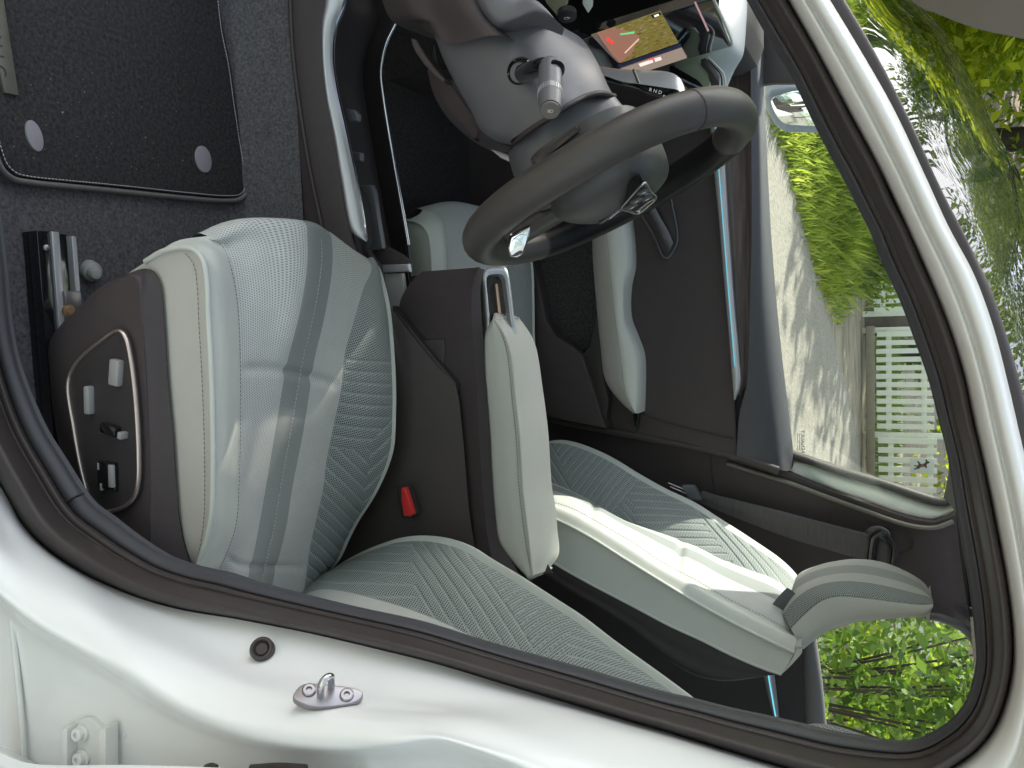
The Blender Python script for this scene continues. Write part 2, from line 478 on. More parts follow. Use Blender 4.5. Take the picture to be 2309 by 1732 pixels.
M['floor'] = carpet('grey_carpet', (0.060, 0.057, 0.060), (0.20, 0.19, 0.20))
M['matcloth'] = carpet('dark_mat_pile', (0.026, 0.024, 0.025), (0.085, 0.080, 0.080), 1300)
M['binding'] = mat('mat_edge_binding', (0.16, 0.15, 0.14), 0.8, var=0.15, vscale=300, bump=0.5, bscale=900)
M['disc'] = mat('grey_mat_disc', (0.30, 0.28, 0.30), 0.8, var=0.08, vscale=300, bump=0.4, bscale=800)
M['wood'] = streaky('dark_woven_trim', (0.060, 0.044, 0.042), (0.13, 0.10, 0.095), (6, 200, 90), 0.6)
M['glass'] = glass('window_glass')
M['screen'] = mat('screen_glass', (0.008, 0.007, 0.010), 0.06, coat=0.3)
M['roofglass'] = mat('black_roof_panel', (0.012, 0.012, 0.012), 0.04, spec=0.6, var=0.1, vscale=300)
M['red'] = mat('red_plastic', (0.65, 0.03, 0.025), 0.4, var=0.05)
M['belt'] = streaky('seat_belt_web', (0.060, 0.055, 0.055), (0.095, 0.088, 0.086), (20, 20, 900), 0.7)
M['asphalt'] = None

# ================================================================== THE CAR
car = empty('car', None, 'white car seen through its open driver door, pale grey seats inside', 'car')

# ---- body side round the door opening
def yd(u):
    return -0.72 if u < 900 else -0.72 + 0.12 * min(1.0, (u - 900) / 1380)
SEAL_OUT = [(-150, 250), (-135, 500), (-118, 700), (-90, 860), (-60, 970), (-25, 1045), (22, 1132), (54, 1186), (108, 1240), (181, 1288), (289, 1338), (398, 1371), (543, 1396), (723, 1432), (845, 1461), (989, 1497), (1134, 1541), (1279, 1584), (1423, 1627), (1500, 1649), (1617, 1685), (1726, 1718),
            (1820, 1745), (1920, 1764), (2040, 1768), (2110, 1752), (2160, 1722), (2205, 1688), (2243, 1638), (2268, 1573), (2283, 1494), (2283, 1421), (2272, 1320), (2254, 1222), (2236, 1132), (2218, 1042), (2196, 952), (2178, 862), (2153, 771), (2120, 681), (2084, 600), (2046, 512), (2015, 452), (1976, 365), (1921, 264), (1874, 174), (1820, 76), (1775, 0), (1730, -70), (1680, -140)]
SEAL_IN = [(-30, 200), (-12, 350), (0, 488), (14, 608), (22, 703), (36, 789), (58, 862), (101, 963), (145, 1035), (210, 1132), (253, 1165), (315, 1212), (383, 1255), (445, 1277), (524, 1295), (579, 1313), (687, 1342), (808, 1371), (953, 1403), (1083, 1443), (1170, 1468), (1315, 1508), (1500, 1562), (1567, 1577), (1636, 1595), (1751, 1620), (1798, 1631), (1871, 1649), (1979, 1667), (2026, 1673), (2073, 1667), (2117, 1645), (2153, 1617), (2182, 1577), (2196, 1530), (2203, 1494), (2200, 1432), (2189, 1331), (2171, 1222), (2155, 1132), (2138, 1024), (2117, 941), (2095, 854), (2062, 760), (2030, 674), (1990, 590), (1965, 524), (1936, 467), (1907, 409), (1871, 344), (1834, 271), (1787, 174), (1726, 72), (1686, 0), (1640, -80), (1600, -150)]
so = [Y(u, v, yd(u)) for u, v in SEAL_OUT]
si = [Y(u, v, yd(u) + 0.055) for u, v in SEAL_IN]
NS = 240
so = spline(so, NS)
# match every outer sample with the nearest place on the inner curve, keeping order
si_d = spline(si, 900)
def match(outer, inner):
    res = []; j0 = 0
    for i, p in enumerate(outer):
        best = min(range(j0, min(j0 + 60, len(inner))), key=lambda j: (inner[j] - p).length)
        if i == 0: best = min(range(len(inner)), key=lambda j: (inner[j] - p).length)
        res.append(best); j0 = best
    return res
idx = match(so, si_d)
# smooth the matching
for _ in range(40):
    idx = [idx[0]] + [(idx[i - 1] + 2 * idx[i] + idx[i + 1]) / 4 for i in range(1, NS - 1)] + [idx[-1]]
si_m = []
for f in idx:
    a = int(f); b = min(a + 1, len(si_d) - 1)
    si_m.append(si_d[a].lerp(si_d[b], f - a))
def mixrow(t, dy):
    r = [a.lerp(b, t) for a, b in zip(so, si_m)]
    return [CAM + (p - CAM) * ((p.y + dy - CAM.y) / (p.y - CAM.y)) for p in r]
loft('door_seal', [mixrow(-0.02, 0.03), mixrow(0.0, 0.004), mixrow(0.09, -0.020), mixrow(0.25, -0.030), mixrow(0.42, -0.016), mixrow(0.51, -0.004), mixrow(0.57, -0.006), mixrow(0.64, -0.006), mixrow(0.68, 0.004), mixrow(0.60, 0.03)], M['rubber'], car, n=NS, sub=4)
loft('pillar_trim', [mixrow(0.60, 0.014), mixrow(0.72, -0.002), mixrow(0.88, -0.004), mixrow(0.97, 0.0), mixrow(1.0, 0.004), mixrow(0.45, 0.05)], M['trim'], car, n=NS, sub=4)

tube('trim_joint', row(-.684, (128, 1142), (155, 1128), (189, 1112)), .0014, M['rubber'], car, n=10, seg=6)
# ---- white centre pillar and sill below / behind the seal
def yb(pts, dy):
    return [Y(u, v, yd(u) + dy) for u, v in pts]
b0 = yb([(-110, 780), (-60, 985), (-25, 1055), (22, 1138), (54, 1192), (108, 1246), (181, 1294), (289, 1344), (398, 1377), (543, 1402), (723, 1438), (845, 1467), (989, 1503), (1134, 1547), (1279, 1590), (1423, 1633), (1500, 1655), (1617, 1691), (1726, 1724), (1900, 1775), (2060, 1790)], 0.03)
b0b = yb([(-110, 770), (-60, 975), (-25, 1049), (22, 1134), (54, 1188), (108, 1242), (181, 1290), (289, 1340), (398, 1373), (543, 1398), (723, 1434), (845, 1463), (989, 1499), (1134, 1543), (1279, 1586), (1423, 1629), (1500, 1651), (1617, 1687), (1726, 1720), (1900, 1771), (2060, 1786)], -0.002)
b1 = yb([(-130, 880), (-70, 1060), (0, 1179), (72, 1240), (181, 1309), (289, 1382), (398, 1432), (543, 1490), (687, 1523), (808, 1555), (989, 1577), (1134, 1595), (1279, 1620), (1500, 1678), (1650, 1722), (1900, 1800), (2060, 1820)], -0.045)
b2 = yb([(-140, 960), (-80, 1120), (-20, 1215), (50, 1285), (181, 1360), (289, 1430), (390, 1484), (543, 1550), (687, 1580), (820, 1602), (989, 1616), (1100, 1632), (1250, 1675), (1450, 1745), (1650, 1800), (2060, 1880)], -0.085)
b3 = yb([(-150, 1060), (-90, 1200), (0, 1306), (72, 1363), (181, 1429), (289, 1479), (362, 1526), (434, 1566), (543, 1602), (687, 1624), (845, 1638), (989, 1649), (1062, 1667), (1170, 1696), (1243, 1725), (1400, 1790), (1650, 1860), (2060, 1950)], -0.105)
b4 = yb([(-160, 1090), (-90, 1250), (0, 1345), (72, 1405), (185, 1470), (289, 1528), (362, 1575), (434, 1612), (543, 1652), (651, 1675), (800, 1684), (890, 1678), (985, 1668), (1062, 1688), (1150, 1720), (1240, 1760), (1400, 1830), (1650, 1900), (2060, 1990)], -0.112)
b5 = yb([(-160, 1110), (-90, 1270), (0, 1368), (72, 1428), (195, 1500), (289, 1562), (362, 1606), (434, 1642), (543, 1682), (651, 1704), (800, 1711), (881, 1711), (985, 1700), (1062, 1715), (1150, 1750), (1240, 1790), (1400, 1860), (1650, 1930), (2060, 2020)], -0.082)
b6 = yb([(-170, 1250), (-90, 1420), (0, 1500), (72, 1560), (195, 1620), (289, 1660), (362, 1690), (434, 1720), (543, 1750), (651, 1775), (800, 1785), (881, 1785), (985, 1775), (1062, 1790), (1150, 1825), (1240, 1860), (1400, 1930), (1650, 2000), (2060, 2090)], -0.074)
b7 = yb([(-170, 1420), (-90, 1640), (0, 1780), (72, 1800), (195, 1810), (289, 1820), (362, 1830), (434, 1840), (543, 1850), (651, 1860), (800, 1870), (881, 1880), (985, 1890), (1062, 1900), (1150, 1930), (1240, 1960), (1400, 2030), (1650, 2100), (2060, 2190)], -0.072)
loft('centre_pillar', [b0, b0b, b1, b2, b3, b4, b5, b6, b7], M['paint'], car, n=160, sub=6, crease=(1,))

# sealant bead, blanking plug, striker, hinge, rear door edge
PILLAR_Y = yd(0) - 0.074
bead = row(PILLAR_Y - 0.004, (-20, 1338), (2, 1334), (18, 1342), (25, 1375), (30, 1430), (40, 1530), (50, 1638), (54, 1711), (56, 1760))
tube('sealant_bead', bead, 0.0030, M['paint_in'], car, n=60, seg=8, flat=1.0)
pn = Vector((-0.62, -0.72, 0.32)).normalized()
pc = Y(590, 1463, yd(590) - 0.036)
lathe('blanking_plug', pc - pn * 0.006, pn, [(0, .0108), (.007, .0108), (.0085, .0098), (.0085, .0078), (.0055, .0070), (.0045, .0062), (.0060, .0052), (.0062, .0)], M['rubber'], car)
# striker
sc0 = Y(738, 1570, yd(738) - 0.088)
sn = Vector((-0.80, -0.45, 0.40)).normalized()
striker_out = [PL(u, v, sc0, sn) for u, v in ((660, 1572), (668, 1556), (682, 1543), (710, 1541), (745, 1544), (780, 1548), (808, 1554), (819, 1563), (812, 1576), (795, 1585), (765, 1591), (725, 1594), (690, 1589))]
st = empty('door_striker', car)
plate('base_plate', striker_out, 0.007, M['steel'], st, bevel=0.0008, n=48, away=-sn)
q = [PL(723, 1570, sc0, sn), PL(747, 1551, sc0, sn)]
hgt = 0.019
dirv = (Y(723, 1512, yd(738) - 0.10) - q[0]); dirv = (dirv - sn * dirv.dot(sn)) * 0.0 + sn
ltop = [q[0] + sn * hgt, q[1] + sn * hgt]
tube('striker_loop', [q[0] - sn * .003, q[0] + sn * hgt * .55, q[0] + sn * hgt * .92 + (q[1] - q[0]) * .06, (q[0] + q[1]) / 2 + sn * hgt * 1.1, q[1] + sn * hgt * .92 - (q[1] - q[0]) * .06, q[1] + sn * hgt * .55, q[1] - sn * .003], 0.0029, M['chrome'], st, n=48, seg=14)
for (u, v) in ((697, 1557), (782, 1568)):
    c = PL(u, v, sc0, sn)
    lathe('screw', c - sn * .001, sn, [(0, .0058), (.0022, .0056), (.0030, .0046), (.0030, .0025), (.0012, .0022), (.0012, 0)], M['steel'], st, seg=18)
# hinge
hg = empty('door_hinge', car)
hy = PILLAR_Y - 0.006
plate('hinge_leaf', [Y(u, v, hy) for u, v in ((139, 1760), (138, 1660), (142, 1640), (150, 1636), (166, 1634), (174, 1624), (188, 1619), (204, 1620), (214, 1630), (222, 1640), (233, 1644), (236, 1655), (238, 1760))], 0.008, M['paint_in'], hg, bevel=0.0012)
for a, b in ((138, 150), (222, 237)):
    plate('flange', [Y(u, v, hy - 0.012) for u, v in ((a, 1770), (a, 1650), (a + 2, 1644), (b, 1644), (b, 1770))], 0.014, M['paint_in'], hg, bevel=0.001)
for (u, v) in ((186, 1652), (188, 1708)):
    c = Y(u, v, hy - 0.001)
    nb = Vector((-.1, -1, 0.05)).normalized()
    lathe('bolt', c, nb, [(-.002, .0084), (.0022, .0082), (.0030, .0066), (.0075, .0062), (.0085, .0052), (.0085, .0026), (.0060, .0024), (.0060, 0)], M['paint_in'], hg, seg=6 * 4)
lathe('weld_dimple', Y(279, 1655, PILLAR_Y), Vector((0, -1, 0)), [(-.002, .0040), (.0006, .0036), (.0010, .0020), (.0010, 0)], M['paint_in'], car, seg=18)
# rear door leading edge (closed door): white skin wrapping round
rd = empty('rear_door', car)
e0 = row(PILLAR_Y - 0.050, (-80, 1655), (0, 1697), (51, 1718), (108, 1725), (289, 1725), (463, 1730), (600, 1736), (700, 1745), (760, 1755))
e1 = shift(e0, 0.008, -0.004, 0)
e2 = shift(e0, 0.05, -0.008, 0)
e3 = shift(e0, 0.9, -0.012, 0.02)
loft('door_skin', [shift(e0, 0.045, 0.05, 0), shift(e0, 0.006, 0.008), e0, e1, e2, e3], M['paint'], rd, n=60, sub=4, crease=(1, 2, 3, 4))
wy0 = PILLAR_Y - .056; wt = Y(760, 1768, wy0)
def wq(x, z): return Vector((wt.x + .03 + x, wy0 + .30 * max(0, z - wt.z), z))
zt = 1.47
plate('side_glass', [wq(.05, wt.z), wq(.18, zt - .03), wq(1.15, zt - .06), wq(1.28, wt.z + .05), wq(1.2, wt.z)], .004, M['glass'], rd)
tube('glass_frame', [wq(.03, wt.z), wq(.10, (wt.z + zt) / 2), wq(.17, zt - .02), wq(.6, zt - .01), wq(1.16, zt - .05), wq(1.29, wt.z + .04), wq(1.2, wt.z), wq(.5, wt.z)], .018, M['rubber'], rd, n=80, seg=10, closed=True)
for a, b in ((464, 488), (566, 690)):
    tube('door_edge_bung', row(PILLAR_Y - 0.033, (a, 1731), ((a + b) / 2, 1727), (b, 1731)), 0.0026, M['rubber'], rd, n=10, seg=8)

# ---- white roof rail / windscreen pillar above the opening
DITCH_IN = [(1760, -180), (1815, -90), (1871, 0), (1943, 119), (2015, 246), (2088, 401), (2138, 510), (2196, 619), (2240, 739), (2272, 862), (2297, 970), (2320, 1070), (2345, 1200), (2365, 1330), (2378, 1450), (2380, 1560), (2372, 1680), (2350, 1800), (2290, 1920), (2190, 2010), (2060, 2060), (1900, 2050)]
RAIL_MATCH = [(1685, -180), (1730, -90), (1778, 0), (1840, 112), (1912, 246), (1986, 385), (2040, 500), (2090, 612), (2135, 722), (2170, 830), (2198, 955), (2224, 1070), (2252, 1205), (2275, 1335), (2286, 1440), (2285, 1505), (2272, 1573), (2247, 1640), (2208, 1692), (2160, 1730), (2100, 1762), (2000, 1778)]
def bl(A, B, t): return [(a[0] + (b[0] - a[0]) * t, a[1] + (b[1] - a[1]) * t) for a, b in zip(A, B)]
def rr(t, dy): 
    return [Y(u, v, yd(RAIL_MATCH[i][0]) + dy) for i, (u, v) in enumerate(bl(RAIL_MATCH, DITCH_IN, t))]
loft('roof_rail', [rr(-.03, .04), rr(0, -.004), rr(.16, -.022), rr(.36, -.030), rr(.47, -.024), rr(.60, -.036), rr(.82, -.036), rr(.95, -.022), rr(1.0, .005), rr(1.0, .05)], M['paint_in'], car, n=110, sub=5)
DITCH_OUT = [(1785, -180), (1842, -90), (1900, 0), (1943, 72), (1997, 174), (2051, 286), (2106, 409), (2156, 502), (2218, 619), (2261, 739), (2290, 836), (2312, 920), (2345, 1060), (2372, 1200), (2392, 1330), (2405, 1450), (2408, 1560), (2398, 1680), (2370, 1800)]
def ydi(u): return yd(u - 95) + 0.045
ditch_i = [Y(u, v, ydi(u) - .012) for u, v in DITCH_IN]
ditch_o = [Y(u, v, ydi(u)) for u, v in DITCH_OUT]
loft('roof_moulding', [shift(ditch_i, 0, -.002, -.012), ditch_i, [(a + b) / 2 + Vector((0, -.003, .004)) for a, b in zip(spline(ditch_i, 40), spline(ditch_o, 40))], ditch_o, shift(ditch_o, 0, .012, -.012)], M['rubber'], car, n=100, sub=3)
# windscreen and black roof: crowned surface, mirrored about the centre line
CREST = [(1930, -240), (1996, -110), (2055, 0), (2102, 47), (2146, 108), (2185, 181), (2218, 246), (2250, 315), (2279, 362), (2309, 430), (2345, 520), (2385, 650), (2420, 790), (2450, 940), (2472, 1090), (2488, 1240), (2496, 1400), (2496, 1560), (2480, 1700)]
K = 60
def spline2(pts, n): return [(p.x, p.y) for p in spline([Vector((a, b, 0)) for a, b in pts], n)]
do2, cr2_ = spline2(DITCH_OUT, K), spline2(CREST, K)
rows_ = []
for t, k in ((0.0, 0.0), (.32, .10), (.58, .22), (.78, .36), (.91, .52), (.98, .74), (1.0, 1.0)):
    r = []
    for (ua, va), (ub, vb) in zip(do2, cr2_):
        y0 = ydi(ua); r.append(Y(ua + (ub - ua) * t, va + (vb - va) * t, y0 + (0.02 - y0) * k))
    rows_.append(r)
d_o = rows_[0]
mir = []
for r in rows_[-2::-1]: mir.append([Vector((p.x, 0.04 - p.y, p.z)) for p in r])
allr = rows_ + mir
SPL = next(i for i, p in enumerate(d_o) if p.x > 0.22)
loft('windscreen', [r[:SPL] for r in allr], glass('tinted_windscreen', (.50, .55, .54)), car, n=40, sub=4)
loft('roof', [r[SPL:] for r in allr], M['roofglass'], car, n=40, sub=4)
loft('headliner', [shift(r[SPL:], 0, 0, -.03) for r in allr], mat('grey_headliner', (.18, .18, .18), .9, var=.1), car, n=24, sub=2)
last = [r[-1] for r in allr]
loft('roof_tail', [last, shift(last, .5, 0, .035), shift(last, 1.0, 0, .03), shift(last, 1.75, 0, -.10)], M['roofglass'], car, n=30, sub=4)
an = [Y(2236, 390, -0.05), Y(2248, 372, -0.05), Y(2263, 338, -0.05)]
tube('roof_aerial', [an[0] - Vector((0, 0, .02)), an[0], an[1], an[2]], lambda t: 0.010 - .004 * t, M['grey'], car, n=16, seg=12, flat=0.5)
# open front door: window frame corner close to the lens
fd = empty('front_door', car)
fr_ = [Vector(p) for p in (Y(2010, -70, -0.93), Y(2060, 6, -0.93), Y(2120, 34, -0.93), Y(2200, 64, -0.93), Y(2290, 84, -0.93), Y(2420, 115, -0.93), Y(2700, 190, -.93))]
back = [p + Vector((-.055, -.022, .035)) for p in fr_]
back2 = [p + Vector((-.05, .03, .04)) for p in fr_]
loft('window_frame', [shift(fr_, -.10, .06, .05), shift(fr_, -.03, .02, .012), fr_, shift(fr_, -0.012, -.012, .008), back, back2], mat('door_frame_film', (0.12, 0.105, 0.085), .5, var=.05), fd, n=40, sub=4, crease=(1, 2, 3, 4))
tube('frame_gasket', shift(fr_, -.012, .004, .004), 0.004, M['rubber'], fd, n=40, seg=8)

# ================================================================== FLOOR, MAT, SEAT RAIL
FZ = 0.38
XS = [(-1.6), (2.6)]
fl = empty('floor_pan', car)
# carpet runs flat under the mat and climbs the tunnel
prof = [(-0.80, FZ - .01), (-0.45, FZ), (-0.20, FZ), (-0.165, FZ + .012), (-0.145, FZ + .06), (-0.135, FZ + .11)]
loft('carpet', [[Vector((x, y, z)) for x in (-1.5, -.8, -.2, .4, 1.4)] for y, z in prof], M['floor'], fl, n=80, sub=4, crease=(1,), disp=lambda s, t, a, b: 0.0018 * noise.noise(Vector((a * 14, b * 14, 0))))
loft('passenger_carpet', [[Vector((x, y, z)) for x in (-1.2, -.4, .4, 1.4)] for y, z in ((.14, FZ + .1), (.17, FZ + .01), (.4, FZ - .01), (.80, FZ))], M['matcloth'], fl, n=20, sub=3)
loft('firewall', [[Vector((x, y, z)) for y in (-.8, 0, .85)] for x, z in ((-.85, FZ), (-1.05, FZ + .12), (-1.25, FZ + .4), (-1.3, 1.0))], M['dark'], fl, n=10, sub=3)

# floor mat: a thing of its own
def zr(z, *pts): return [Z(u, v, z) for u, v in pts]
MZ = FZ + 0.008
fmat = empty('floor_mat', None, 'dark carpet floor mat with pale stitched edge in the driver footwell', 'floor mat', loc=None)
mo = [(480, -160), (494, 0), (506, 72), (521, 145), (532, 224), (546, 318), (555, 380), (558, 420), (550, 440), (530, 446), (506, 446), (420, 438), (318, 427), (230, 418), (145, 410), (70, 402), (36, 395), (14, 376), (0, 344), (-30, 240), (-70, 60), (-110, -160)]
plate('pile', zr(MZ, *mo), 0.008, M['matcloth'], fmat, bevel=0.002, away=(0, 0, -1), bseg=2)
edge = zr(MZ + .001, (494, -60), (494, 0), (506, 72), (521, 145), (532, 224), (546, 318), (556, 392), (557, 426), (544, 443), (506, 447), (420, 440), (318, 430), (230, 421), (145, 413), (70, 405), (34, 398), (10, 378), (-4, 344), (-34, 240), (-74, 60), (-100, -60))
bl_ = edge[8:18]
tube('edge_binding', zr(MZ - .001, (553, 436), (540, 449), (506, 453), (420, 447), (318, 437), (230, 428), (145, 420), (70, 412), (30, 404), (4, 384), (-12, 348), (-60, 180)), 0.0065, M['binding'], fmat, n=120, seg=10, flat=0.6, flatdir=(0, 0, 1))
stitches('edge_stitching', zr(MZ + .0015, (489, -20), (500, 72), (515, 145), (526, 224), (540, 318), (551, 390), (552, 424), (541, 438), (506, 441), (420, 434), (318, 423), (230, 414), (145, 406), (70, 398), (38, 390), (18, 372), (6, 344), (-20, 250)), M['thread_white'], fmat, pitch=0.0052, length=0.0036, r=0.0007)
for (u, v, su, sv, ti) in ((79, 306, 17, 37, .33), (460, 359, 17, 31, .22)):
    pts = []
    for k in range(28):
        A = 2 * math.pi * k / 28; x, y = su * math.cos(A), sv * math.sin(A)
        pts.append(Z(u + x * math.cos(ti) + y * math.sin(ti), v - x * math.sin(ti) + y * math.cos(ti), MZ + .003))
    plate('fixing_disc', pts, .005, M['disc'], fmat, bevel=.001, away=(0, 0, -1), bseg=2)
bdg = plate('name_badge', zr(MZ + .006, (8, -60), (9, 0), (26, 108), (43, 216), (12, 209), (-2, 150), (-20, 60), (-36, -60)), 0.006, mat('badge_metal', (.17, .17, .14), .42, metal=.6, var=.2, vscale=60), fmat, bevel=.0008, away=(0, 0, -1))
tp = Z(-9, 92, MZ + .0064)
text_mesh('badge_lettering', 'SCENIC', Z(-12, 70, MZ + .0064), Vector((1, .06, 0)), Vector((-.06, 1, 0)), 0.021, M['rubber'], fmat, depth=.0004, spacing=1.75)
# crumbs and lint lying about on mat and carpet: nobody could count them
V = []; F = []
rnd = random.Random(3)
for i in range(130):
    u, v = rnd.uniform(-20, 640), rnd.uniform(-10, 620)
    if i % 3: u, v = rnd.uniform(40, 420), rnd.uniform(150, 420)
    inside = v < 400 and u < 480
    p = Z(u, v, (MZ if inside else FZ) + .001)
    if p.y > -.19 or p.y < -.70: continue
    s = rnd.uniform(.0003, .0007) * (2.2 if rnd.random() < .06 else 1)
    o = len(V)
    for d in ((1, 0, 0), (0, 1, 0), (-1, .2, 0), (0, -1, 0), (0, 0, 1.2)):
        V.append(p + Vector(d) * s * rnd.uniform(.6, 1.4))
    F += [(o, o+1, o+4), (o+1, o+2, o+4), (o+2, o+3, o+4), (o+3, o, o+4)]
cr_ = mesh_obj('crumbs', V, F, mat('pale_crumbs', (.45, .42, .38), .8), None, False, kind='stuff')
cr_['label'] = 'pale crumbs and lint scattered over the dark floor mat'; cr_['category'] = 'crumbs'

# ================================================================== FRONT SEATS
drv = empty('front_seat', car, 'driver seat with pale cushion, grey side shield and control panel')
# -- cushion
A = row(-.60, (289, 616, -.595), (325, 606), (347, 612), (362, 641), (369, 703), (380, 862), (391, 981), (399, 1100), (408, 1180), (430, 1262), (470, 1330, -.58))
B = row(-.607, (330, 590, -.60), (372, 566), (412, 559), (440, 564), (460, 590), (468, 640), (471, 717), (477, 825), (481, 970), (481, 1100), (477, 1168), (465, 1222), (448, 1273), (430, 1330))
Cc = row(-.548, (468, 532, -.565), (492, 540, -.56), (508, 553), (521, 585), (532, 645), (539, 717), (543, 825), (543, 970), (539, 1100), (532, 1186), (506, 1259), (490, 1292), (470, 1340))
Bm = row(-.585, (395, 545, -.59), (440, 545, -.585), (470, 560), (492, 600), (502, 660), (508, 740), (511, 850), (513, 980), (510, 1100), (505, 1180), (484, 1250), (465, 1300), (450, 1345))
S1 = row(-.475, (600, 502, -.48), (640, 540), (655, 600), (662, 681), (654, 753), (640, 815), (630, 862), (612, 970), (592, 1100), (572, 1222), (554, 1306), (540, 1380))
S1 = row(-.475, (684, 508, -.44), (688, 540, -.445), (688, 590, -.45), (675, 681, -.465), (658, 753), (642, 815), (633, 862), (615, 970), (593, 1100), (571, 1222), (553, 1306), (538, 1380))
S2 = row(-.395, (737, 524, -.36), (745, 560, -.365), (743, 620, -.375), (725, 725, -.385), (706, 804), (697, 862), (680, 970), (655, 1100), (641, 1190), (615, 1295), (598, 1380))
Ff = row(-.315, (826, 581, -.225), (838, 606, -.235), (819, 652, -.27), (798, 724, -.30), (778, 797, -.312), (769, 880), (754, 952), (736, 1042), (729, 1100), (714, 1168), (700, 1230), (690, 1300), (680, 1380))
G = row(-.185, (838, 588, -.21), (853, 604, -.195), (865, 640), (877, 695), (884, 760), (890, 862), (890, 934), (886, 1006), (874, 1050), (852, 1100), (834, 1132), (808, 1172), (787, 1212), (765, 1259), (736, 1295), (700, 1350))
def undercut(r, dx, dz, k=1): return [r[0] + Vector((dx, 0, dz))] + r
def drop(r, d=.07):  # a curve's front end folds over and down, out of sight from the driver door
    return [r[0] + Vector((.02, 0, -d)), r[0] + Vector((-.004, 0, -d * .35))] + r
# front end of the insert follows the photo's rounded front silhouette
S0 = row(-.545, (470, 530, -.56), (506, 547), (521, 580), (532, 645), (539, 717), (543, 825), (543, 970), (539, 1100), (532, 1186), (506, 1259), (490, 1292), (470, 1340))
F1 = row(-.51, (561, 505, -.52), (585, 540), (600, 600), (606, 680), (600, 760), (590, 862), (580, 970), (566, 1100), (552, 1200), (530, 1300), (505, 1370))
lo = 0.0
side = loft('side_panel', [A, B], M['vinyl_warm'], drv, n=90, sub=6)
loft('bolster', [B, Bm, Cc], M['vinyl'], drv, n=90, sub=6)
tube('piping', shift(B, 0, -.002, .001), 0.0034, M['vinyl'], drv, n=110, seg=8)
SEATX = 0.0
ins_rows = [drop(Cc, .05), drop(F1), drop(S1), drop(S2), drop(Ff, .05)]
def seam_disp(s, t, a, b):
    g_ = min(1, 10 * min(s, 1 - s))
    return 0.004 * math.sin(math.pi * min(max(s, 0), 1)) - g_ * 0.005 * math.exp(-((t - SEAM_T) / .010) ** 2) - g_ * .003 * math.exp(-((t - .885) / .008) ** 2)
SEAM_T = 0.44
loft('insert', ins_rows, [M['insert'], M['stripe']], drv, n=150, sub=10, crease=(), band=[0, 0, 1, 0], disp=seam_disp)
def vbolster(s, t, a, b): return .007 * math.sin(math.pi * s)
def quilt_cushion(u, v):          # stitched lines: straight across at the front, arrow-shaped behind
    x, y = (u - 680) * 2.858, (v - 760) * 2.858
    if y < 105: return 0.0
    bound = 715 - max(0, x - 390) * 1.1
    if y < bound: return line_mask(y - .07 * x - 20, 71)
    if x > 430 - (y - 720) * .12: return line_mask(y + .78 * x, 95)
    return line_mask(y - .95 * x, 92)
def quilt_back(u, v):
    x, y = (u - 690) * 2.665, (v - 1190) * 2.665
    if x < 640 + (y - 200) * .12: return .7 * line_mask(y - .04 * x, 62)
    if x < 1040 + (y - 230) * .62: return line_mask(y - 1.5 * x, 112)
    if x < 1600 - (y - 600) * .3: return line_mask(y + .95 * x, 78)
    return line_mask(y - .25 * x, 62)
def quilt_far(u, v):
    x, y = (u - 1230) * 3.687, (v - 970) * 3.687
    if x < 60 + (y - 100) * .42: return line_mask(y - 1.6 * x, 115)
    if x < 745 - max(0, y - 480) * .9: return line_mask(y + 1.24 * x, 88)
    if y > 560 and x < 720 + (y - 560) * .2: return line_mask(y - 1.1 * x, 70)
    if x < 1180 + (y - 600) * .75: return line_mask(y - .05 * x, 58)
    return line_mask(y - 1.2 * x, 80)
Gi = [p + Vector((0, -.010, .002)) for p in G]
loft('bolster_fabric', [drop(Ff, .05), drop(Gi, .05)], M['mesh'], drv, n=300, sub=70, disp=vbolster, quilt=quilt_cushion)
loft('bolster_edge', [Gi, [p + Vector((0, -.004, .005)) for p in G], G, shift(G, 0, .006, -.012), shift(G, 0.0, .004, -.12)], M['vinyl'], drv, n=110, sub=5)
stitches('side_stitching', [p.lerp(q, .18) + Vector((0, -.003, 0)) for p, q in zip(spline(B[1:], 60), spline(A, 60))][6:-3], M['thread_dark'], drv, pitch=.0055, length=.004, r=.0005)
stitches('bolster_stitching', [p.lerp(q, .08) + Vector((0, 0, .003)) for p, q in zip(spline(Cc, 60), spline(B, 60))], M['thread_dark'], drv, pitch=.005, length=.0034, r=.00045)
mids = [p.lerp(q, .5) + Vector((0, 0, .0055)) for p, q in zip(spline(S1, 60), spline(S2, 60))]
stitches('stripe_stitching', mids, M['thread'], drv, pitch=.0055, length=.004, r=.0006)
# -- plastic side shield
sh_t = row(-.606, (289, 617), (320, 608), (345, 613), (361, 641), (368, 703), (379, 862), (390, 981), (398, 1100), (406, 1185), (424, 1262), (460, 1350))
sh_r = row(-.622, (286, 622), (305, 618), (318, 630), (322, 670), (326, 740), (332, 860), (338, 980), (343, 1100), (347, 1190), (352, 1262), (380, 1370))
sh_b = row(-.624, (284, 624), (290, 622), (298, 634), (304, 672), (309, 740), (316, 860), (321, 980), (326, 1100), (329, 1190), (334, 1262), (360, 1370))
sh_m = row(-.622, (276, 626), (255, 640), (232, 660), (218, 700), (200, 760), (190, 862), (200, 980), (215, 1100), (240, 1190), (270, 1262), (300, 1370))
sh_l = row(-.612, (272, 627), (246, 640), (215, 664), (181, 700), (147, 735), (124, 800), (130, 934), (150, 1030), (182, 1105), (230, 1220), (280, 1370))
sh_u = row(-.585, (272, 628), (244, 640), (212, 664), (178, 700), (142, 735), (116, 770), (120, 862), (128, 934), (150, 1040), (180, 1110), (240, 1240), (280, 1380))
loft('side_shield', [sh_t, sh_r, sh_b, sh_m, sh_l, sh_u, shift(sh_u, .0, .06, -.02)], M['soft'], drv, n=100, sub=6)
SY = -.628
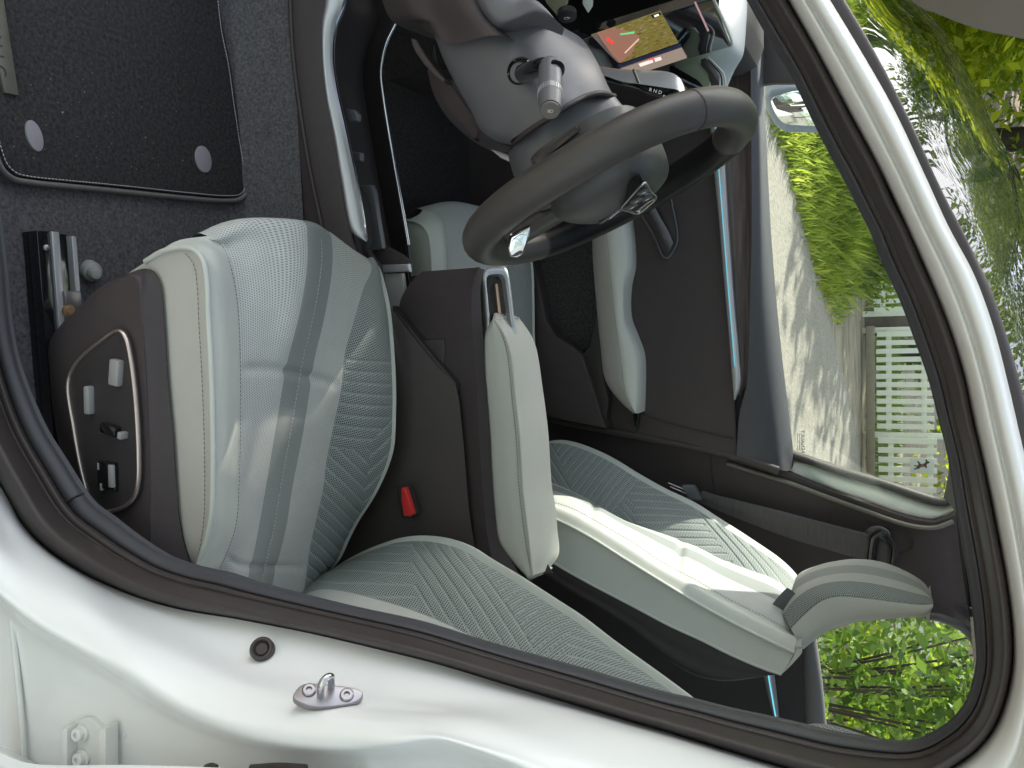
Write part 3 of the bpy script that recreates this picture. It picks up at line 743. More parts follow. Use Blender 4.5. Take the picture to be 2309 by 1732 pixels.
ring = row(SY, (264, 748), (279, 747), (290, 763), (299, 800), (307, 855), (314, 934), (318, 1020), (317, 1085), (309, 1118), (290, 1138), (262, 1150), (232, 1150), (208, 1125), (197, 1090), (184, 1035), (171, 955), (160, 885), (161, 855), (172, 828), (195, 800), (232, 770))
plate('panel', shift(ring, 0, -.002, 0), 0.012, M['dark'], drv, n=90)
tube('panel_ring', shift(ring, 0, -.003, 0), 0.0034, mat('rose_satin_metal', (.62, .52, .46), .28, metal=.9, var=.05), drv, n=140, seg=10, closed=True, flat=.7, flatdir=(0, 1, 0))
def sw(cu, cv, hu, hv, dep, m, tilt=0.0, name='seat_switch', bev=.0022):
    c = Y(cu, cv, SY - .004)
    D = (c - CAM).dot(AX)
    sc = D / FPX
    ez = Vector((math.sin(tilt), 0, math.cos(tilt))); ex = Vector((math.cos(tilt), 0, -math.sin(tilt)))
    return box(name, c, (hv * sc, dep, hu * sc * 1.25), (ex, Vector((0, 1, 0)), ez), m, drv, bevel=bev)
lit = mat('grey_switch_plastic', (.30, .29, .28), .4, var=.05)
sw(264, 840, 12, 30, .006, lit, tilt=.2)
sw(203, 902, 7, 32, .006, lit, tilt=.08)
sw(252, 968, 20, 12, .007, M['gloss'], tilt=.25)
sw(281, 981, 5, 8, .008, lit, tilt=.25, bev=.001)
sw(245, 1072, 22, 32, .005, M['gloss'], tilt=.06)
sw(259, 1072, 6, 26, .0065, lit, tilt=.06, bev=.001)
sw(230, 1050, 1.5, 8, .006, lit, tilt=.06, bev=.0004); sw(236, 1096, 1.5, 8, .006, lit, tilt=.06, bev=.0004)
# -- floor rail
rl = FZ + .03
def rz(pts, z): return [Z(u, v, z) for u, v in pts]
xa, xb = Z(100, 520, rl).x, Z(120, 800, rl).x + .5
ya = Z(76, 520, FZ + .02).y; y1 = Z(116, 522, rl).y; y2 = Z(134, 522, rl).y; y3 = Z(161, 525, rl).y; y4 = Z(172, 525, rl).y
def rbox(name, x0, x1, yA, yB, z0, z1, m, bev=.0008):
    return box(name, ((x0 + x1) / 2, (yA + yB) / 2, (z0 + z1) / 2), (abs(x1 - x0) / 2, abs(yB - yA) / 2, abs(z1 - z0) / 2), ((1, 0, 0), (0, 1, 0), (0, 0, 1)), m, drv, bevel=bev)
rbox('seat_rail', xa, xb, ya, y4, FZ - .005, FZ + .010, M['gloss'])
rbox('seat_rail', xa, xb, ya, y1 + .004, FZ + .005, rl - .004, M['gloss'])
rbox('rail_lip', xa, xb, y1, y2, rl - .008, rl, M['satin'], .0015)
rbox('rail_lip', xa + .004, xb, y3, y4, rl - .012, rl, M['satin'], .0015)
for i in range(8):
    x0 = xa + .022 + i * .0165
    rbox('rail_slot', x0, x0 + .008, (y2 + y3) / 2 - .0012, (y2 + y3) / 2 + .0012, FZ + .008, FZ + .0125, M['steel'], .0004)
lathe('rail_bolt', Z(155, 700, rl + .004), (0, -.3, 1), [(-.004, .0085), (0, .0085), (.002, .007), (.002, .005), (.004, .0045), (.004, 0)], mat('brass_bolt', (.55, .36, .20), .35, metal=.8, var=.1), drv)
box('rail_stop', Z(157, 690, rl - .004), (.020, .013, .009), ((1, 0, 0), (0, 1, 0), (0, 0, 1)), M['steel'], drv, bevel=.002)
lathe('rail_clip', Z(104, 559, FZ + .026), (0, -.4, 1), [(-.002, .004), (.003, .004), (.004, .002), (.004, 0)], M['steel'], drv, seg=12)
lathe('carpet_button', Z(205, 612, FZ + .005), (.25, -.35, .9), [(-.01, .015), (.004, .0145), (.008, .012), (.009, .0092), (.020, .0088), (.024, .0065), (.025, 0)], mat('grey_button_plastic', (.34, .34, .32), .45, var=.05), fl)
# -- backrest
P1 = row(-.175, (640, 1400, -.20), (700, 1336), (754, 1284), (808, 1251), (863, 1228), (910, 1214), (953, 1210), (1007, 1215), (1062, 1233), (1116, 1266), (1170, 1298), (1243, 1345), (1315, 1392), (1387, 1447), (1500, 1528), (1570, 1580), (1680, 1660), (1800, 1760))
P1i = [p + Vector((.004, -.014, -.004)) for p in P1]
P2 = row(-.335, (640, 1400, -.31), (680, 1345), (720, 1330), (765, 1332), (827, 1346), (917, 1372), (1007, 1408), (1083, 1445), (1170, 1495), (1260, 1550), (1350, 1610), (1450, 1680), (1560, 1760), (1680, 1850), (1800, 1940))
P3 = row(-.47, (600, 1460), (680, 1430), (760, 1440), (827, 1460), (917, 1490), (1007, 1530), (1083, 1570), (1170, 1620), (1260, 1680), (1350, 1740), (1450, 1810), (1560, 1890), (1680, 1980), (1800, 2070))
def bchev(s, t, a, b): return .010 * math.sin(math.pi * s) ** .8
loft('backrest_bolster', [P1i, P2], M['mesh'], drv, n=340, sub=90, disp=bchev, quilt=quilt_back)
loft('backrest_edge', [P1i, [p + Vector((-.003, -.006, .002)) for p in P1], P1, shift(P1, .012, .004, 0), shift(P1, .09, .004, 0)], M['vinyl'], drv, n=100, sub=4)
loft('backrest_insert', [P2, P3], M['insert'], drv, n=60, sub=10)
# -- head restraint seen low through the rear window
hr = row(-.40, (1798, 1640), (1835, 1632), (1871, 1634), (1925, 1649), (1985, 1674), (2050, 1710), (2100, 1760))
loft('headrest', [shift(hr, .10, .10, -.06), shift(hr, .05, .07, -.03), hr, shift(hr, .0, -.05, -.012), shift(hr, .03, -.08, -.05)], M['mesh'], drv, n=40, sub=5)
# belt buckle beside the seat
bk = row(-.155, (887, 1098), (899, 1092), (912, 1100), (924, 1140), (932, 1162), (926, 1170), (905, 1170), (896, 1140))
plate('buckle_button', row(-.168, (904, 1100), (913, 1101), (922, 1128), (931, 1160), (925, 1165), (910, 1164), (905, 1130)), .010, M['red'], drv, bevel=.0015)
plate('belt_buckle', row(-.163, (893, 1100), (912, 1097), (922, 1125), (932, 1162), (926, 1170), (906, 1171), (899, 1140), (895, 1120)), .020, M['dark'], drv, bevel=.003)

# -- passenger seat
psg = empty('front_seat', car, 'passenger seat with tall winged backrest and curved headrest')
pA = row(.20, (905, 505), (917, 496), (935, 500), (953, 510), (964, 528), (971, 561), (973, 600), (973, 713), (976, 800), (982, 900), (990, 1000))
pB = row(.185, (880, 530), (905, 518), (928, 512), (944, 520), (956, 540), (961, 575), (962, 620), (962, 713), (966, 800), (972, 900), (980, 1000))
pA = row(.185, (917, 497), (935, 500), (953, 510), (965, 528), (971, 561), (973, 600), (973, 713), (976, 800), (982, 900), (990, 1000))
pT = row(.245, (953, 473, .235), (978, 480), (1000, 500), (1008, 540), (1010, 600), (1014, 713), (1018, 800), (1024, 900), (1030, 1000))
pM = row(.38, (1033, 457), (1050, 475), (1070, 520), (1080, 600), (1084, 713), (1088, 800), (1092, 900), (1096, 1000))
pF = row(.50, (1109, 471), (1135, 500), (1144, 560), (1140, 640), (1138, 713), (1140, 800), (1144, 900), (1150, 1000))
pG = row(.60, (1155, 500), (1185, 545), (1197, 600), (1200, 680), (1201, 753), (1205, 840), (1212, 930), (1215, 1000))
loft('cushion_side', [shift(pA, .0, .01, -.14), shift(pA, 0, .004, -.03), pA], M['vinyl'], psg, n=60, sub=4)
loft('bolster', [pA, [p.lerp(q, .5) + Vector((0, 0, .010)) for p, q in zip(spline(pA, 30), spline(pT, 30))], pT], M['vinyl'], psg, n=60, sub=5)
tube('piping', pA, .003, M['vinyl'], psg, n=70, seg=8)
loft('insert', [drop(pT, .06), drop(pM), drop(pF, .05)], M['insert'], psg, n=70, sub=8)
loft('bolster_fabric', [drop(pF, .05), drop(pG, .05)], M['mesh'], psg, n=120, sub=24, disp=vbolster)
loft('bolster_edge', [pG, shift(pG, 0, .008, -.004), shift(pG, 0, .012, -.1)], M['vinyl'], psg, n=50, sub=4)
stitches('bolster_stitching', shift(pT, 0, -.004, .002)[0:], M['thread'], psg, pitch=.007, length=.005, r=.0007)
# backrest
qF = row(.60, (1205, 1010), (1239, 995), (1264, 992), (1297, 997), (1344, 1014), (1387, 1035), (1441, 1068), (1500, 1101), (1567, 1133), (1617, 1165), (1690, 1212), (1762, 1262), (1798, 1298), (1806, 1320, .56))
qFi = [p + Vector((.006, -.016, -.004)) for p in qF]
qI = row(.49, (1190, 1075), (1240, 1090), (1286, 1110), (1345, 1142), (1405, 1177), (1450, 1192), (1509, 1211), (1581, 1240), (1614, 1258), (1690, 1287), (1744, 1307), (1772, 1330), (1785, 1350))
qM = row(.39, (1180, 1105), (1240, 1115), (1290, 1130), (1345, 1158), (1395, 1188), (1450, 1212), (1509, 1238), (1578, 1275), (1616, 1298), (1680, 1328), (1735, 1350), (1760, 1370), (1772, 1390))
qN = row(.275, (1170, 1130), (1235, 1136), (1286, 1150), (1340, 1178), (1376, 1199), (1423, 1226), (1500, 1277), (1574, 1316), (1617, 1342), (1672, 1371), (1726, 1397), (1760, 1416), (1791, 1432))
qP = row(.225, (1120, 1130), (1180, 1145), (1252, 1173), (1315, 1204), (1423, 1271), (1509, 1324), (1581, 1367), (1654, 1407), (1726, 1443), (1777, 1467), (1791, 1473))
qL = row(.180, (1150, 1190), (1220, 1215), (1259, 1235), (1295, 1295), (1351, 1327), (1430, 1368), (1509, 1410), (1581, 1443), (1654, 1479), (1726, 1509), (1762, 1521))
qL = row(.212, (1120, 1200), (1200, 1240), (1280, 1288), (1351, 1327), (1430, 1368), (1509, 1410), (1581, 1443), (1654, 1479), (1726, 1509), (1762, 1521))
def pchev(s, t, a, b): return .004 * math.sin(math.pi * s)
loft('backrest_fabric', [qFi, qI], M['mesh'], psg, n=300, sub=80, disp=pchev, quilt=quilt_far)
loft('backrest_edge', [shift(qF, .10, .01, 0), shift(qF, .014, .004, 0), qF, qFi], M['vinyl'], psg, n=80, sub=4)
def pseam(s, t, a, b):
    v = .016 * math.sin(math.pi * s) ** .6
    for c in (.27, .60): v -= min(1, 10 * min(s, 1 - s)) * .006 * math.exp(-((t - c) / .012) ** 2)
    return v
loft('backrest_insert', [qI, [p.lerp(q, .36) for p, q in zip(spline(qI, 40), spline(qN, 40))], [p.lerp(q, .64) for p, q in zip(spline(qI, 40), spline(qN, 40))], qN], [M['insert'], M['stripe']], psg, n=140, sub=8, band=[0, 1, 0], disp=pseam)
loft('backrest_bolster', [qN, [p.lerp(q, .55) + Vector((-.012, 0, .004)) for p, q in zip(spline(qN, 40), spline(qP, 40))], qP], M['vinyl'], psg, n=90, sub=6)
tube('backrest_piping', shift(qP, -.002, -.002, 0), .0034, M['vinyl'], psg, n=110, seg=8)
loft('backrest_side', [qP, qL], M['vinyl'], psg, n=90, sub=5)
tube('side_piping', qL, .0026, M['vinyl'], psg, n=110, seg=8)
# rounded top end between side and bolster
top = [qP[-1], Y(1808, 1452, .195), Y(1809, 1468, .19), Y(1788, 1496, .182), qL[-1]]
top2 = [qN[-1], Y(1800, 1440, .24), Y(1806, 1450, .21), Y(1808, 1452, .195)]
loft('backrest_top', [spline([qL[-1], Y(1776, 1508, .212), Y(1788, 1496, .214)], 10), spline([qP[-1].lerp(qL[-1], .5), Y(1790, 1483, .216), Y(1807, 1474, .22)], 10), spline([qP[-1], Y(1797, 1464, .223), Y(1809, 1460, .226)], 10), spline([qN[-1], Y(1800, 1440, .26), Y(1808, 1448, .24)], 10), spline([qF[-1], Y(1812, 1330, .55), Y(1815, 1345, .53)], 10)], M['vinyl'], psg, n=12, sub=4)
shell_a = row(.225, (1100, 1215), (1200, 1275), (1280, 1330), (1351, 1372), (1430, 1425), (1509, 1490), (1560, 1520), (1600, 1532), (1640, 1536), (1690, 1530), (1745, 1518))
loft('backrest_shell', [qL, [p.lerp(q, .5) + Vector((0, -.004, 0)) for p, q in zip(spline(qL, 40), spline(shell_a, 40))], shell_a, shift(shell_a, .015, .1, 0), shift(shell_a, .015, .36, 0)], M['dark'], psg, n=70, sub=5)
stitches('insert_stitching', shift(qN, -.006, -.002, 0), M['thread_dark'], psg, pitch=.006, length=.004, r=.0006)
# head restraint
h1 = row(.28, (1812, 1464), (1830, 1449), (1853, 1432), (1889, 1414), (1943, 1402), (2033, 1394), (2076, 1392), (2094, 1384), (2103, 1368))
h2 = row(.262, (1784, 1417), (1816, 1385), (1853, 1356), (1889, 1346), (1943, 1349), (2015, 1358), (2070, 1364), (2094, 1364), (2104, 1362))
h3 = row(.31, (1766, 1385), (1792, 1352), (1832, 1325), (1880, 1312), (1940, 1312), (2010, 1324), (2060, 1337), (2090, 1345), (2104, 1354))
h35 = row(.355, (1772, 1364), (1793, 1330), (1835, 1306), (1885, 1294), (1942, 1293), (2010, 1306), (2060, 1322), (2088, 1337), (2100, 1350))
h4 = row(.40, (1780, 1345), (1795, 1310), (1838, 1287), (1890, 1276), (1945, 1275), (2010, 1288), (2060, 1307), (2088, 1328), (2100, 1345))
h5 = row(.47, (1790, 1330), (1800, 1298), (1853, 1275), (1890, 1267), (1929, 1263), (1990, 1270), (2050, 1295), (2085, 1320), (2099, 1342))
h6 = shift(h5, .06, .01, -.004); h7 = shift(h1, .012, .16, 0)
loft('headrest', [h1, h2, h3, h35, h4, h5, h6, h7], [M['vinyl'], M['mesh'], mat('lightened_stripe_fabric', (.34, .345, .335), .85, spec=.2, var=.25, vscale=700, bump=.5, bscale=1200), M['insert']], psg, n=60, sub=6, closed=True, caps=True, band=[0, 1, 3, 2, 3, 0, 0, 0], crease=())  # band is the stripe fabric, lightened to offset the roof's shade
stitches('headrest_stitching', shift(h2, -.003, -.003, 0), M['thread_dark'], psg, pitch=.006, length=.004, r=.0006)
loft('headrest_collar', [row(.33, (1735, 1370), (1760, 1340), (1775, 1325)), row(.33, (1745, 1385), (1770, 1358), (1790, 1335)), row(.33, (1760, 1392), (1785, 1370), (1800, 1350))], M['grey'], psg, n=12, sub=4)

# ================================================================== CENTRE CONSOLE
con = empty('centre_console', car)
# near and far lower side skins
n_lo = row(-.135, (655, -160), (656, 0), (662, 120), (680, 260), (700, 380), (725, 500), (750, 620), (790, 800), (850, 1000))
n_md = row(-.128, (695, -160), (700, 0), (705, 120), (722, 260), (745, 380), (775, 500), (800, 600), (840, 760), (900, 1000))
n_hi = row(-.125, (728, -160), (736, -10), (727, 54), (727, 127), (736, 217), (754, 307), (772, 416), (794, 521), (815, 600), (850, 700), (905, 900))
loft('console_side', [shift(n_lo, 0, .01, -.06), n_lo, n_md, shift(n_hi, 0, .004, -.004)], M['soft'], con, n=90, sub=4)
tube('console_seam', shift(n_lo, 0, -.002, 0), .004, M['rubber'], con, n=60, seg=6)
n_r = row(-.105, (775, -160), (780, 0), (759, 61), (753, 127), (762, 199), (782, 289), (805, 398), (822, 485), (829, 540))
n_l = row(-.122, (728, -160), (736, -10), (727, 54), (727, 127), (736, 217), (754, 307), (772, 416), (794, 521), (826, 545))
loft('trim_strip', [shift(n_l, 0, .012, -.008), n_l, [p.lerp(q, .5) + Vector((0, -.003, .003)) for p, q in zip(spline(n_l, 40), spline(n_r, 40))], [p.lerp(q, .86) + Vector((0, -.002, .002)) for p, q in zip(spline(n_l, 40), spline(n_r, 40))], n_r, shift(n_r, 0, .01, -.006)], [M['satin'], M['chrome']], con, n=90, sub=4, band=[0, 0, 0, 1, 0], crease=(3,))
# deck between the strips
f_l = row(.09, (880, -160), (880, 0), (884, 40), (862, 101), (851, 163), (857, 224), (869, 300), (884, 387), (902, 488), (914, 553), (920, 634), (940, 690), (1000, 760), (1040, 820))
f_s = row(.095, (892, 54), (870, 101), (859, 163), (865, 224), (877, 300), (892, 387), (910, 488), (921, 553))
deck_n = shift(n_r + row(-.105, (850, 620), (880, 700), (940, 800)), 0, .004, -.03)
deck_f = shift(f_l, 0, -.006, -.03)
loft('console_deck', [deck_n, [p.lerp(q, .5) + Vector((0, 0, -.012)) for p, q in zip(spline(deck_n, 40), spline(deck_f, 40))], deck_f], M['dark'], con, n=70, sub=5)
tube('trim_strip', f_s, .0042, M['chrome'], con, n=70, seg=10)
tube('strip_tail', row(.095, (921, 553), (924, 590), (928, 634), (946, 681), (972, 720), (1000, 752), (1030, 790)), .0034, M['gloss'], con, n=50, seg=8)
loft('console_far_side', [shift(f_l, 0, .004, 0), shift(f_l, 0, .02, -.05), shift(f_l, 0, .03, -.2)], M['dark'], con, n=60, sub=3)
plate('cup_insert', row(-.03, (808, 418), (836, 417), (843, 432), (851, 490), (862, 560), (850, 564), (832, 562), (838, 540), (839, 505), (832, 465), (820, 436)), .012, M['grey'], con, bevel=.002)
plate('latch', row(-.06, (776, 244), (797, 247), (806, 258), (804, 272), (786, 275), (780, 262)), .012, M['grey'], con, bevel=.002)
plate('latch', row(-.05, (790, 340), (812, 344), (812, 362), (798, 364)), .012, M['grey'], con, bevel=.002)
plate('bin_ledge', row(-.02, (836, 566), (868, 556), (900, 572), (921, 590), (921, 597), (862, 600), (850, 585)), .015, M['soft'], con, bevel=.002)
plate('bin_bar', row(-.03, (860, 597), (920, 595), (922, 608), (922, 613), (864, 615)), .010, M['satin'], con, bevel=.002)
plate('bin_panel', row(-.02, (866, 617), (906, 616), (912, 660), (916, 700), (917, 742), (890, 712), (876, 690)), .010, mat('pale_grey_plastic', (.34, .34, .34), .35, var=.05), con, bevel=.001)
# rear sweep of the console up to the armrest box
sw1 = row(-.118, (880, 690), (905, 725), (940, 770), (985, 825), (1026, 870), (1040, 950), (1050, 1060), (1060, 1170), (1075, 1260))
sw2 = row(-.135, (860, 720), (875, 800), (880, 880), (885, 960), (880, 1040), (860, 1110), (840, 1180), (820, 1240), (800, 1300))
sw3 = row(-.13, (850, 760), (840, 880), (830, 1000), (800, 1100), (780, 1180), (750, 1260), (720, 1330), (700, 1360), (690, 1400))
loft('console_flank', [sw1, [p.lerp(q, .5) for p, q in zip(spline(sw1, 30), spline(sw2, 30))], sw2, shift(sw2, 0, .0, -.12)], mat('brown_grey_plastic', (.060, .048, .046), .5, var=.1, vscale=60, bump=.25, bscale=1500), con, n=60, sub=4)
plate('console_ridge', row(-.117, (884, 690), (910, 722), (950, 772), (1000, 832), (1028, 866), (1028, 884), (995, 846), (945, 790), (905, 742), (886, 716)), .02, M['dark'], con, bevel=.002)
plate('ridge_step', row(-.105, (945, 768), (1000, 764), (1003, 790), (1000, 830), (975, 805)), .02, M['soft'], con, bevel=.003)
# armrest box
bx_l = row(-.100, (1065, 604), (1040, 625), (1012, 668), (1004, 720), (998, 780), (997, 820), (1010, 840), (1027, 868), (1036, 930), (1046, 1040), (1056, 1130), (1064, 1200), (1090, 1262), (1120, 1330))
bx_c = row(-.104, (1078, 602), (1066, 640), (1063, 690), (1066, 760), (1071, 830), (1076, 900), (1080, 970), (1086, 1070), (1092, 1140), (1098, 1200), (1108, 1252), (1130, 1320))
bx_t = row(-.088, (1084, 604), (1082, 640), (1085, 700), (1090, 760), (1092, 830), (1098, 900), (1104, 970), (1109, 1070), (1116, 1160), (1126, 1222), (1155, 1268), (1190, 1330))
loft('console_box', [shift(bx_l, .0, .01, -.10), bx_l, bx_c, bx_t, shift(bx_t, 0, .01, -.012), shift(bx_t, 0, .085, -.012), shift(bx_t, 0, .098, -.006), shift(bx_t, 0, .105, -.2)], M['soft'], con, n=70, sub=4, crease=(2, 3))
# handle frame at its front
oy = -.085
hf_o = [Y(1081, 612, oy), Y(1087, 604, oy), Y(1110, 601, -.05), Y(1133, 604, .0), Y(1141, 612, .03), Y(1146, 660, .03), Y(1153, 722, .03), Y(1153, 790, .03), Y(1098, 790, oy), Y(1089, 740, oy), Y(1085, 690, oy), Y(1082, 650, oy)]
pn0 = Y(1110, 640, -.03)
hn = Vector((-.25, -.55, .80)).normalized()
def hp(u, v): return PL(u, v, pn0, hn)
fo = [(1082, 616), (1086, 607), (1098, 603), (1118, 602), (1133, 606), (1140, 616), (1147, 660), (1154, 722), (1157, 760), (1120, 764), (1097, 762), (1091, 720), (1086, 670)]
fi = [(1091, 632), (1094, 626), (1102, 623), (1116, 622), (1127, 624), (1132, 632), (1138, 668), (1144, 715), (1146, 742), (1120, 745), (1104, 744), (1098, 715), (1094, 674)]
def loop(p, d): q_ = [hp(*c) + hn * (d + .009) for c in p]; return spline(q_, 80, True) + [spline(q_, 80, True)[0]]
mid_ = [(a[0] * .5 + b[0] * .5, a[1] * .5 + b[1] * .5) for a, b in zip(fo, fi)]
loft('handle_frame', [loop(fo, -.012), loop(fo, 0.0), loop(mid_, .003), loop(fi, .001), loop(fi, -.012)], M['frame'], con, n=81, sub=3, crease=(1, 3))
plate('handle_recess', [hp(*q_) - hn * .010 for q_ in ((1086, 616), (1136, 614), (1152, 750), (1094, 764))], .006, M['dark'], con, away=-hn)
tube('handle_bar', [hp(1121, 640) - hn * .004, hp(1127, 690) - hn * .004, hp(1133, 740) - hn * .004], .0036, mat('copper_trim', (.60, .42, .28), .3, metal=.9, var=.05), con, n=16, seg=8)
# pale sliding armrest
a_ll = row(-.082, (1112, 722), (1099, 742), (1093, 765), (1093, 825), (1098, 898), (1104, 990), (1109, 1079), (1116, 1168), (1123, 1219), (1152, 1262), (1186, 1299))
a_sm = row(-.088, (1114, 721), (1134, 751), (1148, 789), (1156, 844), (1160, 890), (1170, 980), (1177, 1100), (1181, 1135), (1188, 1190), (1193, 1235), (1200, 1298))
a_rt = row(.085, (1170, 717), (1195, 753), (1207, 780), (1214, 812), (1221, 862), (1235, 970), (1244, 1100), (1251, 1140), (1256, 1195), (1259, 1251), (1242, 1278))
a_ct = [p.lerp(q, .5) + Vector((0, 0, .005)) for p, q in zip(spline(a_sm, 40), spline(a_rt, 40))]
a_sd = [p.lerp(q, .5) + Vector((0, -.005, .0)) for p, q in zip(spline(a_ll, 40), spline(a_sm, 40))]
loft('armrest_pad', [shift(a_ll, 0, .02, -.012), a_ll, a_sd, a_sm, a_ct, a_rt, shift(a_rt, 0, .012, -.014), shift(a_rt, 0, .004, -.06)], M['vinyl'], con, n=90, sub=6, crease=(3,))
# nose and tail of the pad
for e_, nm in ((0, 'armrest_nose'), (-1, 'armrest_tail')):
    ends = [shift(a_ll, 0, .02, -.012)[e_], a_ll[e_], a_sd[e_], a_sm[e_], a_ct[e_], a_rt[e_], shift(a_rt, 0, .004, -.06)[e_]]
    cen = sum((Vector(p) for p in ends), Vector()) / len(ends) + Vector((-.012 if e_ == 0 else .012, 0, -.006))
    loft(nm, [ends, [p.lerp(cen, .5) + Vector((-.004 if e_ == 0 else .004, 0, 0)) for p in ends], [p.lerp(cen, .96) for p in ends]], M['vinyl'], con, n=30, sub=4)
tube('armrest_piping', shift(a_sm, 0, -.001, .001), .0022, M['vinyl_warm'], con, n=90, seg=8)
stitches('armrest_stitching', shift([p.lerp(q, .10) for p, q in zip(spline(a_sm, 60), spline(a_ll, 60))], 0, -.002, .001), M['thread_dark'], con, pitch=.0055, length=.004, r=.0005)

# ================================================================== STEERING WHEEL
swl = empty('steering_wheel', car)
WC = Y(1376, 419, -.36)
wn = Vector((.924, .050, .406)).normalized()           # towards the driver
wy = Vector((0, 1, 0)); wy = (wy - wn * wy.dot(wn)).normalized()
wu = wn.cross(wy); wu = -wu if wu.z < 0 else wu            # up the wheel's face
RW, RH, RT_ = 0.167, 0.161, 0.0205
def wp(a, k=1.0, d=0.0):
    c, s_ = math.cos(a), math.sin(a)
    e = 2.35
    x = RW * k * (abs(c) ** (2 / e)) * (1 if c >= 0 else -1); y = RH * k * (abs(s_) ** (2 / e)) * (1 if s_ >= 0 else -1)
    return WC + wy * x + wu * y + wn * d
def arc(a0, a1, n=40, k=1.0, d=0.0): return [wp(a0 + (a1 - a0) * i / n, k, d) for i in range(n + 1)]
# a = 0 far side, pi/2 top, pi near side, 3pi/2 bottom
tube('rim', arc(rad(52), rad(300), 60), RT_, M['leather'], swl, n=150, seg=20, flatdir=wn)
tube('rim_grip', arc(rad(-60), rad(52), 40), RT_, M['perf'], swl, n=90, seg=20, flatdir=wn)
for a in (52, -60, 128):
    p = wp(rad(a)); t_ = (wp(rad(a + 1)) - wp(rad(a - 1))).normalized()
    lathe('rim_seam', p - t_ * .0009, t_, [(0, RT_ - .001), (0, RT_ + .0006), (.0018, RT_ + .0006), (.0018, RT_ - .001)], M['rubber'], swl, seg=24)
V_in = arc(rad(-58), rad(50), 30, k=1 - .0165 / RW, d=.004)
stitches('rim_stitching', V_in, M['thread_dark'], swl, pitch=.005, length=.0036, r=.0005)
# hub: airbag cushion
def hubring(kx, ky, d, dz=0.0):
    r = []
    for i in range(28):
        A = 2 * math.pi * i / 28; c, s_ = math.cos(A), math.sin(A); e = 3.0
        r.append(WC + wy * (kx * (abs(c) ** (2 / e)) * (1 if c >= 0 else -1)) + wu * (ky * (abs(s_) ** (2 / e)) * (1 if s_ >= 0 else -1) + dz) + wn * d)
    return r + [r[0]]
loft('airbag_cover', [hubring(.080, .068, -.06), hubring(.081, .071, -.02), hubring(.076, .066, .010), hubring(.058, .049, .024), hubring(.028, .024, .031), hubring(.001, .001, .032)], mat('grey_airbag_cover', (.060, .058, .056), .42, var=.1, bump=.2, bscale=1500), swl, n=56, sub=5)
# emblem: upright diamond of two interlaced bands
em = WC + wn * .030
def ep(x, y, d=0): return em + wy * x + wu * y + wn * d
for k in (1, .62):
    pts = [ep(0, .032 * k, .004), ep(.022 * k, 0, .004), ep(0, -.032 * k, .004), ep(-.022 * k, 0, .004)]
    V = []; F = []
    for i in range(4):
        a_, b_ = pts[i], pts[(i + 1) % 4]
        ia, ib = em.lerp(a_, .86), em.lerp(b_, .86)
        o = len(V); V += [a_, b_, ib + wn * .001, ia + wn * .001, a_ - wn * .004, b_ - wn * .004, ib - wn * .004, ia - wn * .004]
        F += [(o, o+1, o+2, o+3), (o, o+4, o+5, o+1), (o+3, o+2, o+6, o+7)]
    mesh_obj('emblem', V, F, M['chrome'], swl, smooth=False)
# spokes and key pads
for sgn in (1, -1):
    base = WC + wy * (.070 * sgn) - wu * .012 - wn * .018
    end = wp(0 if sgn > 0 else math.pi) - wu * .012
    loft('spoke', [[base + wu * .026 - wn * .018, end + wu * .022 - wn * .012], [base + wu * .028 + wn * .002, end + wu * .022 + wn * .004], [base - wu * .028 + wn * .002, end - wu * .022 + wn * .004], [base - wu * .026 - wn * .018, end - wu * .022 - wn * .012]], M['grey'], swl, n=10, sub=3, closed=True, caps=True)
    if sgn > 0:
        kp0 = WC + wn * .034
        kpo = [PL(u, v, kp0, wn) for u, v in ((1402, 470), (1420, 446), (1440, 424), (1452, 413), (1466, 430), (1478, 449), (1462, 464), (1440, 481), (1420, 477))]
        plate('key_pad', kpo, .012, M['gloss'], swl, bevel=.0015, away=-wn)
        tube('key_pad_frame', kpo, .0014, M['chrome'], swl, n=70, seg=6, closed=True)
        for (u, v) in ((1450, 432), (1458, 447), (1434, 452), (1424, 466)):
            c = PL(u, v, kp0, wn)
            box('key', c + wn * .0003, (.0050, .0058, .0007), (wy, wu, wn), M['grey'], swl, bevel=.0008)
            box('key_mark', c + wn * .0019, (.0018, .0020, .0002), (wy, wu, wn), M['thread_white'], swl)
    else:
        kc = base.lerp(end, .36)
        box('key_pad', kc, (.026, .024, .004), (wy, wu, wn), M['gloss'], swl, bevel=.003)
lo_sp = WC - wu * .06
loft('spoke', [[lo_sp + wy * .022 - wn * .014, wp(rad(270)) + wy * .018 - wn * .01], [lo_sp + wy * .022 + wn * .004, wp(rad(270)) + wy * .018 + wn * .006], [lo_sp - wy * .022 + wn * .004, wp(rad(270)) - wy * .018 + wn * .006], [lo_sp - wy * .022 - wn * .014, wp(rad(270)) - wy * .018 - wn * .01]], M['leather'], swl, n=10, sub=3, closed=True, caps=True)
tn = Vector((.40, -.80, .45)).normalized(); tp0 = PL(1172, 548, WC + wn * .030, wn)
plate('spoke_trim', [PL(u, v, tp0, tn) for u, v in ((1150, 580), (1146, 560), (1152, 535), (1172, 524), (1196, 512), (1194, 530), (1188, 552), (1180, 574), (1165, 582))], .010, M['mirror'], swl, bevel=.002, away=-tn)
# shift paddle behind the rim
plate('shift_paddle', row(-.46, (1196, 366), (1200, 356), (1250, 320), (1296, 283), (1303, 286), (1301, 300), (1262, 330), (1215, 366), (1204, 374)), .006, M['dark'], swl, bevel=.0015)
plate('paddle_edge', row(-.465, (1206, 362), (1262, 320), (1300, 290), (1302, 297), (1262, 329), (1212, 367)), .002, M['gloss'], swl)
